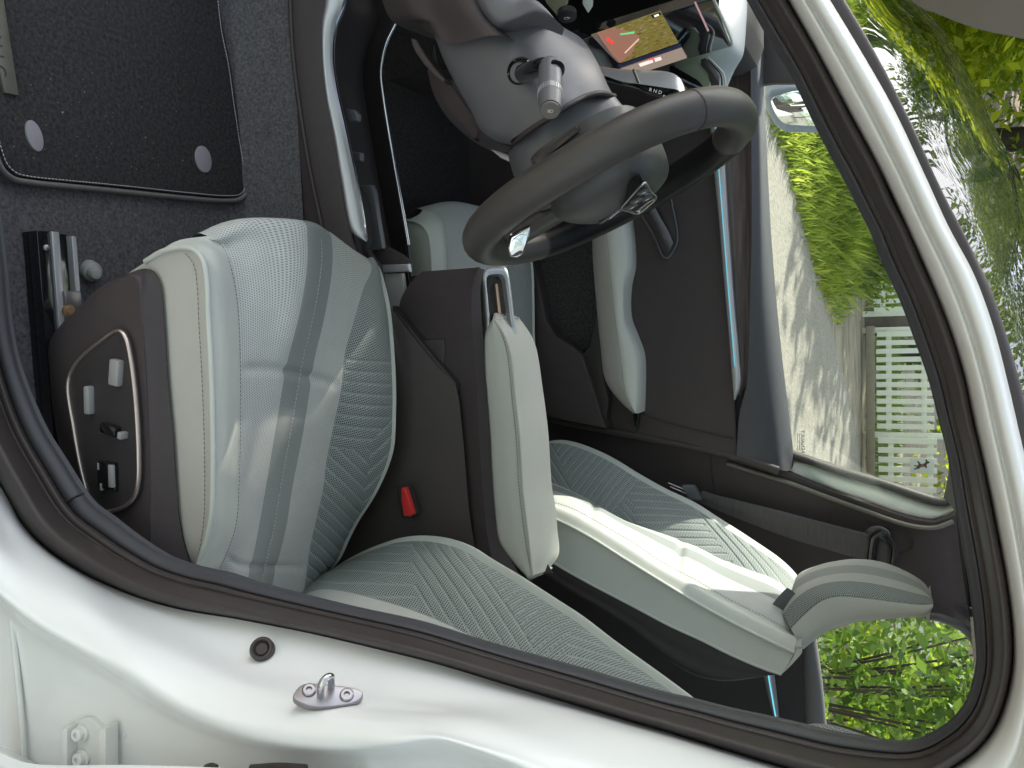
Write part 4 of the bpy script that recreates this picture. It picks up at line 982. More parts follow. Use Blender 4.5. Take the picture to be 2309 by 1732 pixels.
# hub shell behind the wheel
c1 = row(-.36, (1150, 322), (1146, 345), (1152, 375), (1168, 420), (1200, 480))
c2 = row(-.415, (1178, 302), (1172, 335), (1178, 370), (1200, 420), (1240, 470))
c3 = row(-.425, (1232, 268), (1226, 310), (1236, 350), (1260, 400), (1300, 440))
c4 = row(-.405, (1300, 232), (1300, 280), (1318, 330), (1340, 370), (1370, 410))
c5 = row(-.37, (1351, 211), (1368, 250), (1395, 300), (1410, 340), (1440, 380))
c6 = row(-.33, (1387, 219), (1412, 248), (1436, 279), (1470, 330), (1490, 370))
loft('hub_shell', [c1, c2, c3, c4, c5, c6, shift(c6, 0, .06, -.04)], M['grey'], swl, n=40, sub=6)
plate('hub_glint', row(-.375, (1358, 312), (1376, 282), (1392, 278), (1425, 279), (1400, 296)), .01, M['mirror'], swl, bevel=.001)

# ================================================================== DASHBOARD AND COLUMN
dsh = empty('dashboard', car)
r1 = row(-.40, (925, -80), (948, 20), (978, 78), (1000, 135), (1030, 195), (1062, 250), (1085, 295), (1120, 318), (1156, 326))
r2 = row(-.435, (1000, -80), (1015, 0), (1045, 60), (1075, 130), (1105, 190), (1140, 245), (1175, 300))
r3 = row(-.435, (1085, -80), (1105, -10), (1135, 50), (1172, 115), (1205, 170), (1240, 215), (1279, 240))
r4 = row(-.39, (1160, -80), (1180, -20), (1215, 30), (1252, 80), (1290, 130), (1322, 175), (1351, 211))
r5 = row(-.33, (1170, -80), (1190, 0), (1232, 36), (1271, 63), (1311, 87), (1347, 140), (1376, 203), (1387, 219))
loft('column_shroud', [shift(r1, 0, .10, -.0), r1, r2, r3, r4, r5, shift(r5, 0, .06, -.03), shift(r5, 0, .14, -.12)], M['grey'], dsh, n=70, sub=6)
tube('shroud_joint', row(-.43, (1150, 330, -.37), (1175, 308, -.432), (1206, 286, -.443), (1245, 262, -.447), (1279, 240, -.442), (1320, 218, -.415), (1351, 210, -.394), (1385, 217, -.335)), .0032, M['rubber'], dsh, n=60, seg=8)
lob1 = row(-.385, (978, 100), (990, 150), (1012, 185), (1045, 235), (1072, 275), (1078, 292), (1074, 312))
lob2 = row(-.36, (972, 150), (985, 205), (1006, 245), (1035, 282), (1060, 305), (1073, 316))
lob3 = row(-.30, (965, 160), (980, 215), (1004, 258), (1034, 292), (1068, 318), (1110, 337), (1148, 343))
loft('shroud_lower', [lob1, lob2, lob3, shift(lob3, 0, .05, 0), shift(lob3, 0, .1, .05)], M['soft'], dsh, n=50, sub=5)
lob0 = row(-.395, (1062, 252), (1085, 296), (1118, 320), (1152, 330))
loft('shroud_belly', [lob0, row(-.36, (1060, 300), (1085, 318), (1115, 332), (1150, 340)), row(-.31, (1060, 310), (1085, 326), (1112, 338), (1150, 344)), row(-.25, (1060, 305), (1085, 320), (1112, 334), (1150, 340))], M['soft'], dsh, n=30, sub=5)
plate('shroud_clip', row(-.30, (1106, 337), (1118, 338), (1140, 345), (1148, 350), (1147, 364), (1128, 356)), .01, M['satin'], dsh, bevel=.001)
k1 = row(-.30, (866, -120), (869, 0), (880, 34), (893, 53), (905, 60), (920, 61), (940, 58), (955, 60), (972, 74))
k2 = row(-.42, (905, -120), (905, 0), (912, 25), (925, 42), (945, 46), (960, 50), (980, 80))
k3 = row(-.44, (960, -120), (960, -30), (965, 0), (975, 20), (990, 40), (1005, 60), (1020, 100))
k4 = row(-.46, (1060, -120), (1060, -30), (1068, 0), (1080, 25), (1095, 45), (1110, 60), (1130, 80))
loft('knee_panel', [shift(k1, 0, .15, .03), k1, k2, k3, k4, shift(k4, 0, .1, 0)], M['soft'], dsh, n=40, sub=5)
# lower trim lip and the dark lever below the column
plate('column_lever', row(-.40, (925, 85), (938, 88), (962, 130), (990, 165), (1003, 178), (1000, 186), (980, 172), (955, 145), (936, 118), (928, 100)), .02, M['soft'], dsh, bevel=.003)
# raised instrument cover
i1 = row(-.45, (1050, -80), (1070, 0), (1084, 26), (1098, 45), (1112, 62), (1122, 66), (1138, 63), (1170, 54), (1206, 43), (1240, 52), (1271, 64))
i2 = row(-.465, (1085, -80), (1095, -20), (1104, 10), (1115, 28), (1126, 38), (1142, 40), (1170, 32), (1200, 20), (1230, 26), (1252, 44))
i3 = row(-.44, (1150, -80), (1155, -50), (1165, -30), (1175, -15), (1182, -8), (1188, -6), (1194, -5), (1200, -2), (1212, 4), (1230, 20))
loft('instrument_cover', [shift(i1, 0, .02, -.01), i1, i2, i3, shift(i3, 0, .1, -.02)], M['grey'], dsh, n=50, sub=5)
# dash front behind the column
plate('dash_vent', row(-.24, (1215, -30), (1230, 10), (1256, 40), (1272, 32), (1282, 8), (1286, -30)), .02, mat('olive_grey_plastic', (.15, .155, .10), .4, var=.1), dsh, bevel=.003, away=(-1, .3, 0))
plate('vent_tab', row(-.22, (1316, -20), (1313, 12), (1326, 33), (1336, 18), (1324, -6)), .015, mat('pale_vent_tab', (.42, .45, .42), .35, var=.05), dsh, bevel=.002, away=(-1, .3, 0))
bt = Y(1278, 18, -.235)
lathe('start_button', bt + Vector((.01, 0, 0)), (1, -.35, .1), [(-.006, .013), (.002, .013), (.003, .0115), (.003, 0)], M['dark'], dsh)
bm_ = bt + Vector((.0138, -.001, 0))
tube('button_mark', [bm_ + Vector((0, .0035 * math.cos(k), .0035 * math.sin(k))) for k in (2.1, 3.0, 4.0, 4.9, 5.8, 6.7, 7.3)], .0004, M['thread_white'], dsh, n=24, seg=6)
tube('button_mark', [bm_ + Vector((0, 0, .001)), bm_ + Vector((0, 0, .0045))], .0004, M['thread_white'], dsh, n=4, seg=6)

# screen: a tall slab facing the driver
B3 = Y(1650, 105, .13); C3 = Y(1390, 184, .13)
A3 = X(1608, 0, B3.x + .012)
ex_ = (A3 - B3).normalized(); ey_ = (C3 - B3); ey_ = (ey_ - ex_ * ey_.dot(ex_)).normalized()
sn_ = ex_.cross(ey_); sn_ = sn_ if sn_.dot(CAM - B3) > 0 else -sn_
def spt(u, v, d=0.0): return PL(u, v, B3, sn_) + sn_ * d
W_ = .265; H_ = (C3 - B3).length + .10
def sq(a, b, d=0): return B3 + ex_ * a + ey_ * b + sn_ * d
scr = plate('touch_screen', [sq(.010, 0), sq(W_ - .01, 0), sq(W_, .01), sq(W_, H_ - .01), sq(W_ - .01, H_), sq(.01, H_), sq(0, H_ - .01), sq(0, .010), sq(.002, .004)], .014, M['screen'], dsh, bevel=.0015, away=-sn_)
def photo_mat():
    m, t, b = new_mat('rear_camera_picture')
    tc = N(t, 'ShaderNodeTexCoord'); n1 = N(t, 'ShaderNodeTexNoise'); n1.inputs['Scale'].default_value = 150; n1.inputs['Detail'].default_value = 8
    t.links.new(tc.outputs['Object'], n1.inputs['Vector'])
    rp = N(t, 'ShaderNodeValToRGB'); e = rp.color_ramp.elements
    e[0].position = .3; e[0].color = (.07, .06, .012, 1); e[1].position = .72; e[1].color = (.42, .32, .22, 1)
    x = e.new(.45); x.color = (.24, .17, .03, 1); x = e.new(.58); x.color = (.20, .19, .05, 1)
    t.links.new(n1.outputs['Fac'], rp.inputs['Fac']); b.inputs['Base Color'].default_value = (.01, .01, .01, 1)
    t.links.new(rp.outputs['Color'], b.inputs['Emission Color']); b.inputs['Emission Strength'].default_value = .24; b.inputs['Roughness'].default_value = .1
    return m
def flat_on(name, pts, d, m): return plate(name, [spt(u, v, d) for u, v in pts], .0006, m, dsh, away=-sn_)
flat_on('camera_picture', [(1333, 78), (1489, 24), (1530, 96), (1398, 142)], .0006, photo_mat())
flat_on('picture_road', [(1348, 72), (1380, 62), (1412, 68), (1442, 80), (1424, 120), (1398, 140), (1366, 110)], .0010, emis('pink_road_picture', (.36, .17, .12), .24))
flat_on('picture_bumper', [(1333, 78), (1346, 74), (1364, 112), (1398, 140), (1392, 139)], .0013, emis('grey_bumper_picture', (.10, .08, .08), .3))
flat_on('guide_line', [(1398, 75), (1430, 70), (1430, 73), (1398, 77)], .0016, emis('green_guide', (.06, .45, .16), .5))
flat_on('guide_line', [(1408, 117), (1440, 85), (1441, 87), (1409, 119)], .0016, emis('pale_guide', (.5, .42, .28), .4))
flat_on('guide_line', [(1370, 82), (1384, 94), (1380, 100), (1366, 88)], .0016, emis('red_guide', (.6, .05, .04), .4))
flat_on('view_panel', [(1399, 155), (1537, 107), (1549, 130), (1448, 163), (1408, 166)], .0008, emis('beige_view_panel', (.34, .26, .21), .25))
flat_on('view_panel_header', [(1392, 146), (1534, 98), (1537, 105), (1396, 152)], .0009, emis('navy_header', (.01, .012, .03), .4))
flat_on('car_icon', [(1440, 143), (1470, 133), (1473, 139), (1444, 149)], .0014, emis('white_icon', (.55, .48, .42), .5))
flat_on('car_icon', [(1475, 131), (1489, 127), (1492, 133), (1477, 138)], .0014, emis('white_icon_b', (.55, .48, .42), .5))
flat_on('car_icon_light', [(1461, 133), (1474, 128), (1475, 131), (1463, 135)], .0015, emis('red_icon', (.7, .05, .08), .5))
flat_on('picture_menu', [(1468, 33), (1488, 26), (1491, 31), (1471, 39)], .0014, M['gloss'])
flat_on('menu_mark', [(1474, 33), (1484, 29), (1486, 32), (1476, 36)], .0018, emis('menu_white', (.6, .6, .6), .5))
flat_on('warning_line', [(1565, 4), (1569, 3), (1599, 68), (1595, 70)], .0010, emis('pink_text_line', (.42, .26, .28), .25))
plate('dash_face', [X(u, v, B3.x - .04) for u, v in ((1130, -140), (1200, -20), (1260, 60), (1330, 130), (1380, 190), (1480, 230), (1600, 200), (1640, -160))], .05, M['dark'], dsh, away=(-1, 0, 0))
tube('screen_edge', [sq(W_, -.001), sq(.012, -.001), sq(.003, .003)], .0022, mat('pale_screen_edge', (.60, .62, .60), .4), dsh, n=30, seg=8)
# pale upper dash on the passenger side, with the vent
d_l = row(.20, (1560, -120), (1606, -20), (1640, 60), (1646, 110), (1600, 140), (1580, 165), (1578, 200), (1585, 240))
d_r = row(.30, (1675, -120), (1682, -40), (1684, 36), (1677, 90), (1662, 136), (1648, 175), (1631, 215), (1618, 250))
d_m = [p.lerp(q, .55) + Vector((.015, 0, .01)) for p, q in zip(spline(d_l, 30), spline(d_r, 30))]
loft('dash_top', [shift(d_l, -.03, 0, -.03), d_l, d_m, d_r, shift(d_r, -.06, .05, -.01)], mat('pale_dash_vinyl', (.40, .43, .43), .5, var=.04, bump=.2, bscale=900), dsh, n=50, sub=5)
for off in (0, 7):
    tube('dash_seam', [Y(u + off, v, .185) for u, v in ((1590, 130), (1612, 152), (1625, 168), (1628, 190), (1626, 220))], .0016, M['vinyl'] if off else M['rubber'], dsh, n=24, seg=8)
plate('side_vent', row(.17, (1520, 160), (1575, 138), (1592, 150), (1601, 180), (1600, 225), (1560, 235), (1540, 205)), .02, mat('vent_green_reflection', (.24, .28, .20), .45, var=.08), dsh, bevel=.003, away=(-1, .3, 0))  # green base colour stands in for a reflection on the vent
plate('vent_shadow_gap', row(.168, (1580, 148), (1590, 145), (1608, 165), (1622, 186), (1621, 220), (1604, 226), (1602, 190), (1596, 166)), .012, M['dark'], dsh, bevel=.001, away=(-1, .3, 0))
plate('vent_blade', row(.155, (1509, 164), (1514, 161), (1574, 196), (1591, 218), (1580, 225), (1560, 210), (1530, 180)), .012, M['gloss'], dsh, bevel=.001, away=(-1, .3, 0))
tube('vent_blade_edge', row(.15, (1508, 163), (1540, 180), (1578, 199)), .0022, mat('blue_grey_metal', (.30, .42, .55), .25, metal=.9), dsh, n=16, seg=8)
box('dash_bulk', (B3.x - .34, .30, 1.0), (.25, .40, .16), ((1, 0, 0), (0, 1, 0), (0, 0, 1)), M['dark'], dsh, bevel=.05)
# glove box face and footwell darkness are the dash underside
loft('glove_box', [[Vector((B3.x - .05, y, z)) for y in (.14, .3, .5, .69)] for z in (.50, .8, .95)], M['dark'], dsh, n=10, sub=3)

# ---- indicator stalk
stk = empty('indicator_stalk', car)
bc = Y(1170, 160, -.440)
lathe('boot', bc + Vector((0, .012, 0)), (0.05, -1, .05), [(-.01, .0165), (.010, .0165), (.014, .014), (.012, .012), (.004, .009), (.004, 0)], M['gloss'], stk)
tube('arm', [Y(1180, 166, -.445), Y(1206, 156, -.475), Y(1232, 150, -.50), Y(1256, 158, -.515)], lambda t: .0105 - .0015 * t, M['gloss'], stk, n=24, seg=14)
k0, k1_ = Y(1241, 152, -.505), Y(1241, 249, -.555)
kd = (k1_ - k0).normalized(); kl = (k1_ - k0).length
lathe('knob', k0 - kd * .004, kd, [(-.004, .0085), (0, .0105), (.006, .0118), (kl * .52, .0122), (kl * .55, .0118), (kl * .58, .0118), (kl * .80, .0122), (kl * .95, .0112), (kl + .002, .0104), (kl + .002, 0)], M['grey'], stk, seg=36)
x_ = kd.orthogonal().normalized(); y_ = kd.cross(x_)
for i in range(40):
    A = 2 * math.pi * i / 40
    box('knob_rib', k0 + kd * (kl * .64) + (x_ * math.cos(A) + y_ * math.sin(A)) * .0122, (.0004, .0004, kl * .055), (x_ * math.cos(A) + y_ * math.sin(A), -x_ * math.sin(A) + y_ * math.cos(A), kd), M['satin'], stk)
capc = k0 + kd * (kl + .001)
lathe('knob_cap', capc - kd * .002, kd, [(0, .0095), (.0016, .0095), (.0022, .0088), (.0022, 0)], mat('warm_grey_cap', (.13, .115, .10), .5, var=.05), stk, seg=36)
# lamp symbol on the cap: a D with rays and an A
cu_ = UP - kd * UP.dot(kd); cu_.normalize()
cr2 = kd.cross(cu_) * -1; cr2 = cr2 if cr2.dot(-RT) > 0 else -cr2
sc_ = capc + kd * .0006
tube('lamp_symbol', [sc_ + cu_ * a * .001 + cr2 * b * .001 for a, b in ((.2, 1.5), (1.6, 1.5), (2.6, .2), (1.8, -1.2), (.2, -1.4), (.2, 1.5))], .00022, M['thread_white'], stk, n=40, seg=6)
for j in range(4):
    b = 1.3 - j * .85
    tube('lamp_symbol', [sc_ + cu_ * -.0006 + cr2 * b * .001, sc_ + cu_ * -.0026 + cr2 * (b + .3) * .001], .0002, M['thread_white'], stk, n=4, seg=6)

# ---- drive selector stalk on the far side of the column
gst = empty('gear_stalk', car)
g1 = row(-.19, (1330, 146), (1358, 150), (1400, 156), (1460, 159), (1508, 163), (1532, 175), (1546, 205), (1550, 226))
g2 = row(-.215, (1335, 168), (1366, 172), (1400, 183), (1445, 190), (1500, 198), (1530, 204), (1540, 216), (1546, 229))
g3 = row(-.205, (1335, 180), (1366, 184), (1400, 194), (1440, 203), (1463, 212), (1500, 220), (1520, 232), (1540, 240))
loft('stalk_body', [shift(g1, 0, .02, -.012), g1, g2, g3, shift(g3, 0, .02, .006)], [M['satin'], M['gloss']], gst, n=40, sub=5, band=[0, 0, 1, 1], crease=(2,))
tube('stalk_ring', row(-.213, (1428, 157), (1434, 172), (1440, 188)), .0018, M['rubber'], gst, n=12, seg=8)
lt = Y(1492, 209, -.214)
text_mesh('gear_letters', 'R N D', Y(1478, 206, -.217), UP * .96 + RT * .25, RT * -1, .0065, M['thread_white'], gst, depth=.0002)
text_mesh('gear_letters', 'P', Y(1497, 219, -.217), UP * .96 + RT * .25, RT * -1, .0065, M['thread_white'], gst, depth=.0002)

# ================================================================== PASSENGER DOOR
pd = empty('passenger_door', car)
def rear_v(u): return 935 + (u - 1200) * .150 if u < 1430 else 970 + (u - 1430) * .272
da = row(.775, (1722, -120), (1722, 190), (1728, 320), (1737, 500), (1748, 645), (1762, 789), (1777, 916), (1788, 1010), (1789, 1046))
dm = row(.735, (1719, -120), (1718, 190), (1722, 320), (1729, 500), (1737, 645), (1748, 789), (1760, 916), (1772, 1020), (1778, 1062))
db = row(.705, (1712, -120), (1712, 190), (1715, 320), (1717, 500), (1718, 645), (1722, 789), (1730, 916), (1740, 1020), (1748, 1056))
dc = row(.690, (1692, -120), (1693, 190), (1694, 320), (1695, 500), (1692, 645), (1688, 789), (1683, 870), (1668, 930), (1660, 1030))
dd = row(.690, (1590, -120), (1600, 190), (1612, 360), (1621, 500), (1632, 627), (1643, 753), (1651, 850), (1655, 900), (1660, 1028))
loft('belt_trim', [shift(da, 0, .01, -.02), da, dm, db, dc], M['trim'], pd, n=70, sub=6)
# woven textile inlay
dc2 = row(.697, (1697, -120), (1698, 190), (1698, 320), (1699, 500), (1696, 645), (1692, 780), (1684, 860), (1668, 897))
dd2 = row(.692, (1590, -120), (1605, 190), (1620, 360), (1632, 500), (1646, 681), (1655, 807), (1660, 869), (1662, 890))
loft('woven_inlay', [dc2, [p.lerp(q, .5) + Vector((0, .012, 0)) for p, q in zip(spline(dc2, 30), spline(dd2, 30))], dd2], M['wood'], pd, n=60, sub=4)
# lit trim strip: satin bar with a bright groove
s1_ = row(.676, (1590, 150), (1608, 369), (1621, 500), (1632, 627), (1643, 753), (1650, 844), (1655, 902))
s2_ = row(.676, (1615, 150), (1632, 354), (1641, 500), (1654, 681), (1665, 807), (1668, 869), (1657, 902))
loft('trim_strip', [shift(s1_, 0, .016, 0), s1_, [p.lerp(q, .42) + Vector((0, -.003, 0)) for p, q in zip(spline(s1_, 30), spline(s2_, 30))], [p.lerp(q, .58) + Vector((0, -.003, 0)) for p, q in zip(spline(s1_, 30), spline(s2_, 30))], s2_, shift(s2_, 0, .016, 0)], M['satin'], pd, n=60, sub=3, crease=(2, 3))
gm = [p.lerp(q, .5) + Vector((0, -.0042, 0)) for p, q in zip(spline(s1_, 30), spline(s2_, 30))]
tube('light_line', gm[:27], .0012, emis('cyan_ambient_light', (.18, .62, .80), .22), pd, n=60, seg=6)
plate('door_core', row(.735, (1000, -150), (1712, -150), (1712, 500), (1730, 800), (1750, 1040), (1500, 985), (1236, 935), (1000, 935)), .03, M['dark'], pd)
# main face
de = row(.690, (1480, -120), (1490, 190), (1500, 400), (1505, 620), (1508, 800), (1508, 900), (1509, 990))
df = row(.700, (1330, -120), (1330, 190), (1335, 400), (1340, 620), (1350, 780), (1360, 880), (1362, 966))
dg_ = row(.715, (1180, -120), (1180, 300), (1190, 500), (1205, 640), (1220, 760), (1230, 850), (1236, 942))
dh = row(.72, (960, -120), (960, 300), (980, 500), (1000, 640), (1020, 760), (1030, 850), (1040, 940))
loft('door_panel', [[p + Vector((0, .004, 0)) for p in dd], de, df, dg_, dh], M['soft'], pd, n=70, sub=5)
tube('panel_seam', row(.688, (1441, 934), (1500, 952), (1560, 968), (1654, 993)), .0016, M['rubber'], pd, n=20, seg=6)
tube('panel_seam', row(.688, (1655, 905), (1657, 950), (1660, 1028)), .0016, M['rubber'], pd, n=12, seg=6)
# edge of the door: dark gap
tube('door_gap', row(.70, (1160, 925), (1235, 942), (1362, 968), (1500, 994), (1661, 1030), (1755, 1062)), .011, M['rubber'], pd, n=40, seg=8)
# armrest pad
p1 = row(.650, (1330, 430), (1335, 500), (1337, 572), (1347, 699), (1355, 780), (1362, 844), (1371, 868), (1402, 909), (1427, 931))
p2 = row(.612, (1352, 430), (1360, 500), (1366, 550), (1380, 681), (1391, 775), (1399, 835), (1404, 872), (1416, 906), (1432, 932))
p3 = row(.618, (1395, 430), (1398, 500), (1400, 590), (1402, 660), (1408, 740), (1424, 800), (1430, 860), (1433, 905), (1437, 932))
p4 = row(.640, (1405, 430), (1414, 500), (1419, 545), (1420, 601), (1411, 645), (1411, 717), (1427, 760), (1441, 800), (1443, 880), (1441, 932))
loft('armrest_pad', [shift(p1, 0, .05, -.01), p1, p2, p3, p4, shift(p4, 0, .06, 0)], [M['vinyl_warm'], M['vinyl']], pd, n=80, sub=6, band=[0, 0, 1, 1, 1], crease=())
stitches('armrest_stitching', shift([p.lerp(q, .12) for p, q in zip(spline(p2, 60), spline(p3, 60))], 0, -.004, .001), M['thread_dark'], pd, pitch=.006, length=.0042, r=.0005)
plate('armrest_wedge', row(.672, (1427, 931), (1441, 931), (1437, 960), (1434, 974)), .02, M['gloss'], pd, bevel=.001)
# lower pocket
plate('door_pocket', row(.640, (1150, 560), (1200, 587), (1215, 640), (1232, 725), (1253, 758), (1290, 782), (1313, 802), (1335, 870), (1366, 966), (1236, 941), (1190, 860), (1140, 760)), .06, M['soft'], pd, bevel=.006)
plate('pocket_shadow_gap', row(.66, (1313, 800), (1330, 780), (1348, 700), (1362, 860), (1372, 900), (1366, 962), (1340, 872)), .03, M['dark'], pd, bevel=.002)
plate('pocket_floor', row(.685, (1140, 480), (1330, 470), (1348, 700), (1330, 790), (1300, 790), (1225, 735), (1190, 620)), .02, M['matcloth'], pd)
# inside handle
hr_ = row(.684, (1440, 470), (1470, 440), (1506, 436), (1519, 477), (1528, 531), (1526, 550), (1506, 582), (1497, 579), (1475, 531), (1450, 490))
plate('handle_recess', hr_, .03, M['dark'], pd, bevel=.003)
tube('recess_edge', shift(hr_, 0, -.002, 0), .0026, M['grey'], pd, n=60, seg=8, closed=True)
loft('door_handle', [row(.678, (1455, 468), (1475, 500), (1495, 545), (1508, 568)), row(.660, (1462, 462), (1482, 498), (1500, 540), (1512, 560)), row(.665, (1470, 456), (1490, 492), (1510, 528), (1518, 548))], M['grey'], pd, n=20, sub=4, solid=.003)
# mirror corner and glass
plate('mirror_sail', row(.76, (1713, 30), (1720, 190), (1745, 187), (1790, 187), (1800, 170), (1760, 90), (1700, -40)), .02, M['dark'], pd, bevel=.002)
wg = row(.735, (1700, 150), (1720, 500), (1745, 789), (1770, 1000), (1780, 1045), (1900, 1065), (2000, 1092), (2090, 1122), (2160, 1130), (2190, 1110), (2150, 900), (2090, 700), (2010, 480), (1900, 290), (1800, 120), (1740, 20))
wg = [p + Vector((0, -.10 * (p.z - 1.15), 0)) for p in row(.80, *[(a.real, a.imag) for a in ()])] if False else wg
gp0 = Y(1740, 600, .785); gn = Vector((0.02, -1, -.28)).normalized()
gout = [(1690, 150), (1705, 500), (1725, 789), (1750, 1000), (1760, 1090), (1895, 1120), (1995, 1140), (2085, 1165), (2160, 1165), (2210, 1120), (2180, 950), (2130, 760), (2050, 520), (1950, 300), (1840, 120), (1740, 0)]
plate('door_glass', [PL(u, v, gp0, gn) for u, v in gout], .004, M['glass'], pd, away=-gn)
etch = mat('etched_glass_mark', (.12, .12, .12), .6)
ez_ = Vector((0, 0, 1)); ez_ = (ez_ - gn * ez_.dot(gn)).normalized()
def etp(u, v): return PL(u, v, gp0, gn) + gn * .0006
text_mesh('glass_etching', 'RENAULT', etp(1810, 996), Vector((-1, 0, 0)), ez_, .0125, etch, pd, depth=.0001, spacing=1.05)
for (u, hw) in ((1803, .020), (1799, .022)):
    c = etp(u, 998)
    for k in range(12):
        if k == 7 and u == 1799: continue
        box('etched_line', c + Vector((-hw + k * hw / 6, 0, 0)), (.0011, .00015, .0008), (Vector((1, 0, 0)), gn, ez_), etch, pd)
# outside mirror seen through the glass
dmr = empty('door_mirror', car)
def my(pts, y): return [Y(u, v, y) for u, v in pts]
mh = [(1727, 214), (1760, 203), (1800, 200), (1850, 205), (1890, 216), (1905, 240), (1900, 285), (1870, 300), (1810, 303), (1768, 300), (1745, 282), (1730, 250)]
mno = Vector((.72, -.66, .10)).normalized(); mc0 = Y(1820, 250, 1.02)
def my(pts, d): return [PL(u, v, mc0, mno) + mno * d for u, v in pts]
plate('housing', my(mh, 0), .09, mat('blue_grey_housing', (.20, .23, .27), .4, var=.05), dmr, bevel=.012, n=60, away=-mno)
mg = [(1740, 222), (1770, 209), (1805, 205), (1850, 211), (1880, 222), (1888, 245), (1880, 270), (1850, 281), (1800, 281), (1768, 276), (1750, 258)]
mgl = plate('mirror_glass', my(mg, .004), .004, M['mirror'], dmr, bevel=.001, n=50, away=-mno)

# ================================================================== RIGHT CENTRE PILLAR, BELT, REAR DOOR
plr = empty('passenger_pillar', car)
pil = row(.745, (1160, 900), (1236, 944), (1362, 970), (1500, 996), (1661, 1032), (1777, 1066), (1858, 1102), (1949, 1134), (2016, 1158), (2062, 1172), (2107, 1178), (2150, 1164), (2180, 1120), (2260, 1120), (2290, 1480), (2215, 1480), (2197, 1444), (2178, 1419), (2124, 1393), (2080, 1382), (2050, 1378), (1960, 1384), (1890, 1400), (1830, 1430), (1790, 1465), (1500, 1330), (1300, 1230), (1160, 1180))
plate('pillar_panel', pil, .05, M['trim'] if False else M['soft'], plr)
tube('panel_joint', row(.742, (1600, 1016), (1604, 1060), (1612, 1110)), .0014, M['rubber'], plr, n=10, seg=6)
tube('pillar_edge_trim', row(.738, (1640, 1045), (1700, 1064), (1777, 1088), (1858, 1118), (1949, 1151), (2016, 1175), (2062, 1187), (2107, 1190), (2150, 1176)), .0052, mat('olive_grey_trim', (.16, .155, .125), .5, var=.05), plr, n=60, seg=8)
wbl = row(.775, (1760, 1060), (1777, 1066), (1858, 1094), (1949, 1126), (2016, 1151), (2062, 1164), (2107, 1169), (2141, 1153), (2160, 1135))
wbu = row(.79, (1760, 1028), (1790, 1036), (1903, 1074), (1994, 1101), (2062, 1126), (2118, 1143), (2140, 1140), (2150, 1132), (2158, 1120))
loft('white_jamb', [shift(wbl, 0, .012, 0), wbl, [p.lerp(q, .5) + Vector((0, -.006, 0)) for p, q in zip(spline(wbl, 30), spline(wbu, 30))], wbu, shift(wbu, 0, .02, 0)], M['paint_in'], plr, n=60, sub=4)
bsu = row(.775, (1770, 1012), (1789, 1019), (1903, 1057), (1994, 1084), (2084, 1114), (2112, 1122), (2135, 1124), (2165, 1112))
bsl = row(.775, (1770, 1030), (1790, 1037), (1903, 1075), (1994, 1102), (2062, 1127), (2112, 1142), (2140, 1141), (2172, 1126))
loft('jamb_seal', [shift(bsu, 0, .02, 0), bsu, [p.lerp(q, .5) + Vector((0, -.008, 0)) for p, q in zip(spline(bsu, 30), spline(bsl, 30))], bsl, shift(bsl, 0, .02, 0)], M['rubber'], plr, n=60, sub=4)
tube('adjuster_outline', row(.742, (1871, 1182), (1872, 1162), (1884, 1150), (1915, 1158), (1970, 1178), (2030, 1198), (2055, 1210), (2060, 1226), (2052, 1240), (2030, 1248)), .0015, M['rubber'], plr, n=60, seg=6)
# belt
sb = empty('seat_belt', car)
bu = row(.70, (1585, 1106), (1600, 1112), (1680, 1132), (1760, 1152), (1850, 1176), (1960, 1204))
blo = row(.70, (1560, 1125), (1580, 1134), (1690, 1180), (1798, 1219), (1907, 1251), (1960, 1264))
loft('belt_web', [bu, [p.lerp(q, .5) + Vector((0, -.004, 0)) for p, q in zip(spline(bu, 30), spline(blo, 30))], blo], M['belt'], sb, n=50, sub=4, solid=.002)
ringp = row(.715, (1950, 1205), (1958, 1193), (1980, 1188), (2000, 1196), (2008, 1208), (2002, 1220), (1985, 1222))
plate('guide_plate', ringp, .012, M['grey'], sb, bevel=.002, n=30)
tube('guide_bar', row(.700, (1962, 1272), (1966, 1235), (1974, 1208), (1990, 1200)), .0085, M['gloss'], sb, n=16, seg=10)
tube('guide_bar', row(.705, (2012, 1275), (2016, 1250), (2014, 1230), (1996, 1206)), .006, M['gloss'], sb, n=16, seg=10)
loft('belt_return', [row(.71, (1978, 1215), (1975, 1240), (1972, 1290)), row(.71, (2008, 1228), (2010, 1250), (2006, 1290))], M['belt'], sb, n=10, sub=3, solid=.002)
box('tongue_grip', Y(1561, 1110, .69), (.021, .008, .017), (RT + UP * .5, Vector((0, 1, 0)), UP), M['grey'], sb, bevel=.005)
for d in (0, 9):
    tube('tongue_plate', row(.69, (1506 + d * .6, 1089 + d), (1546 + d * .4, 1105 + d)), .0024, M['chrome'], sb, n=6, seg=8)
# rear door on the far side
rdr = empty('rear_door', car, 'far rear door lining with lit trim strip and grey window ledge')
plate('door_panel', row(.80, (1080, 1150), (1800, 1400), (1812, 1443), (1845, 1500), (1860, 1800), (900, 1800)), .04, M['dark'], rdr)
q1 = row(.79, (1809, 1400), (1812, 1440), (1816, 1520), (1822, 1635), (1830, 1760))
q2 = row(.80, (1838, 1400), (1840, 1443), (1851, 1526), (1862, 1635), (1872, 1760))
loft('window_ledge', [shift(q1, 0, .02, -.01), q1, [p.lerp(q, .5) + Vector((0, -.008, .002)) for p, q in zip(spline(q1, 20), spline(q2, 20))], q2, shift(q2, 0, .02, 0)], mat('grey_window_ledge', (.16, .155, .15), .55, var=.06, bump=.2, bscale=1200), rdr, n=30, sub=4)
t1 = row(.785, (1718, 1500), (1730, 1560), (1745, 1620), (1760, 1680)); t2 = row(.785, (1742, 1500), (1750, 1560), (1757, 1620), (1772, 1680))
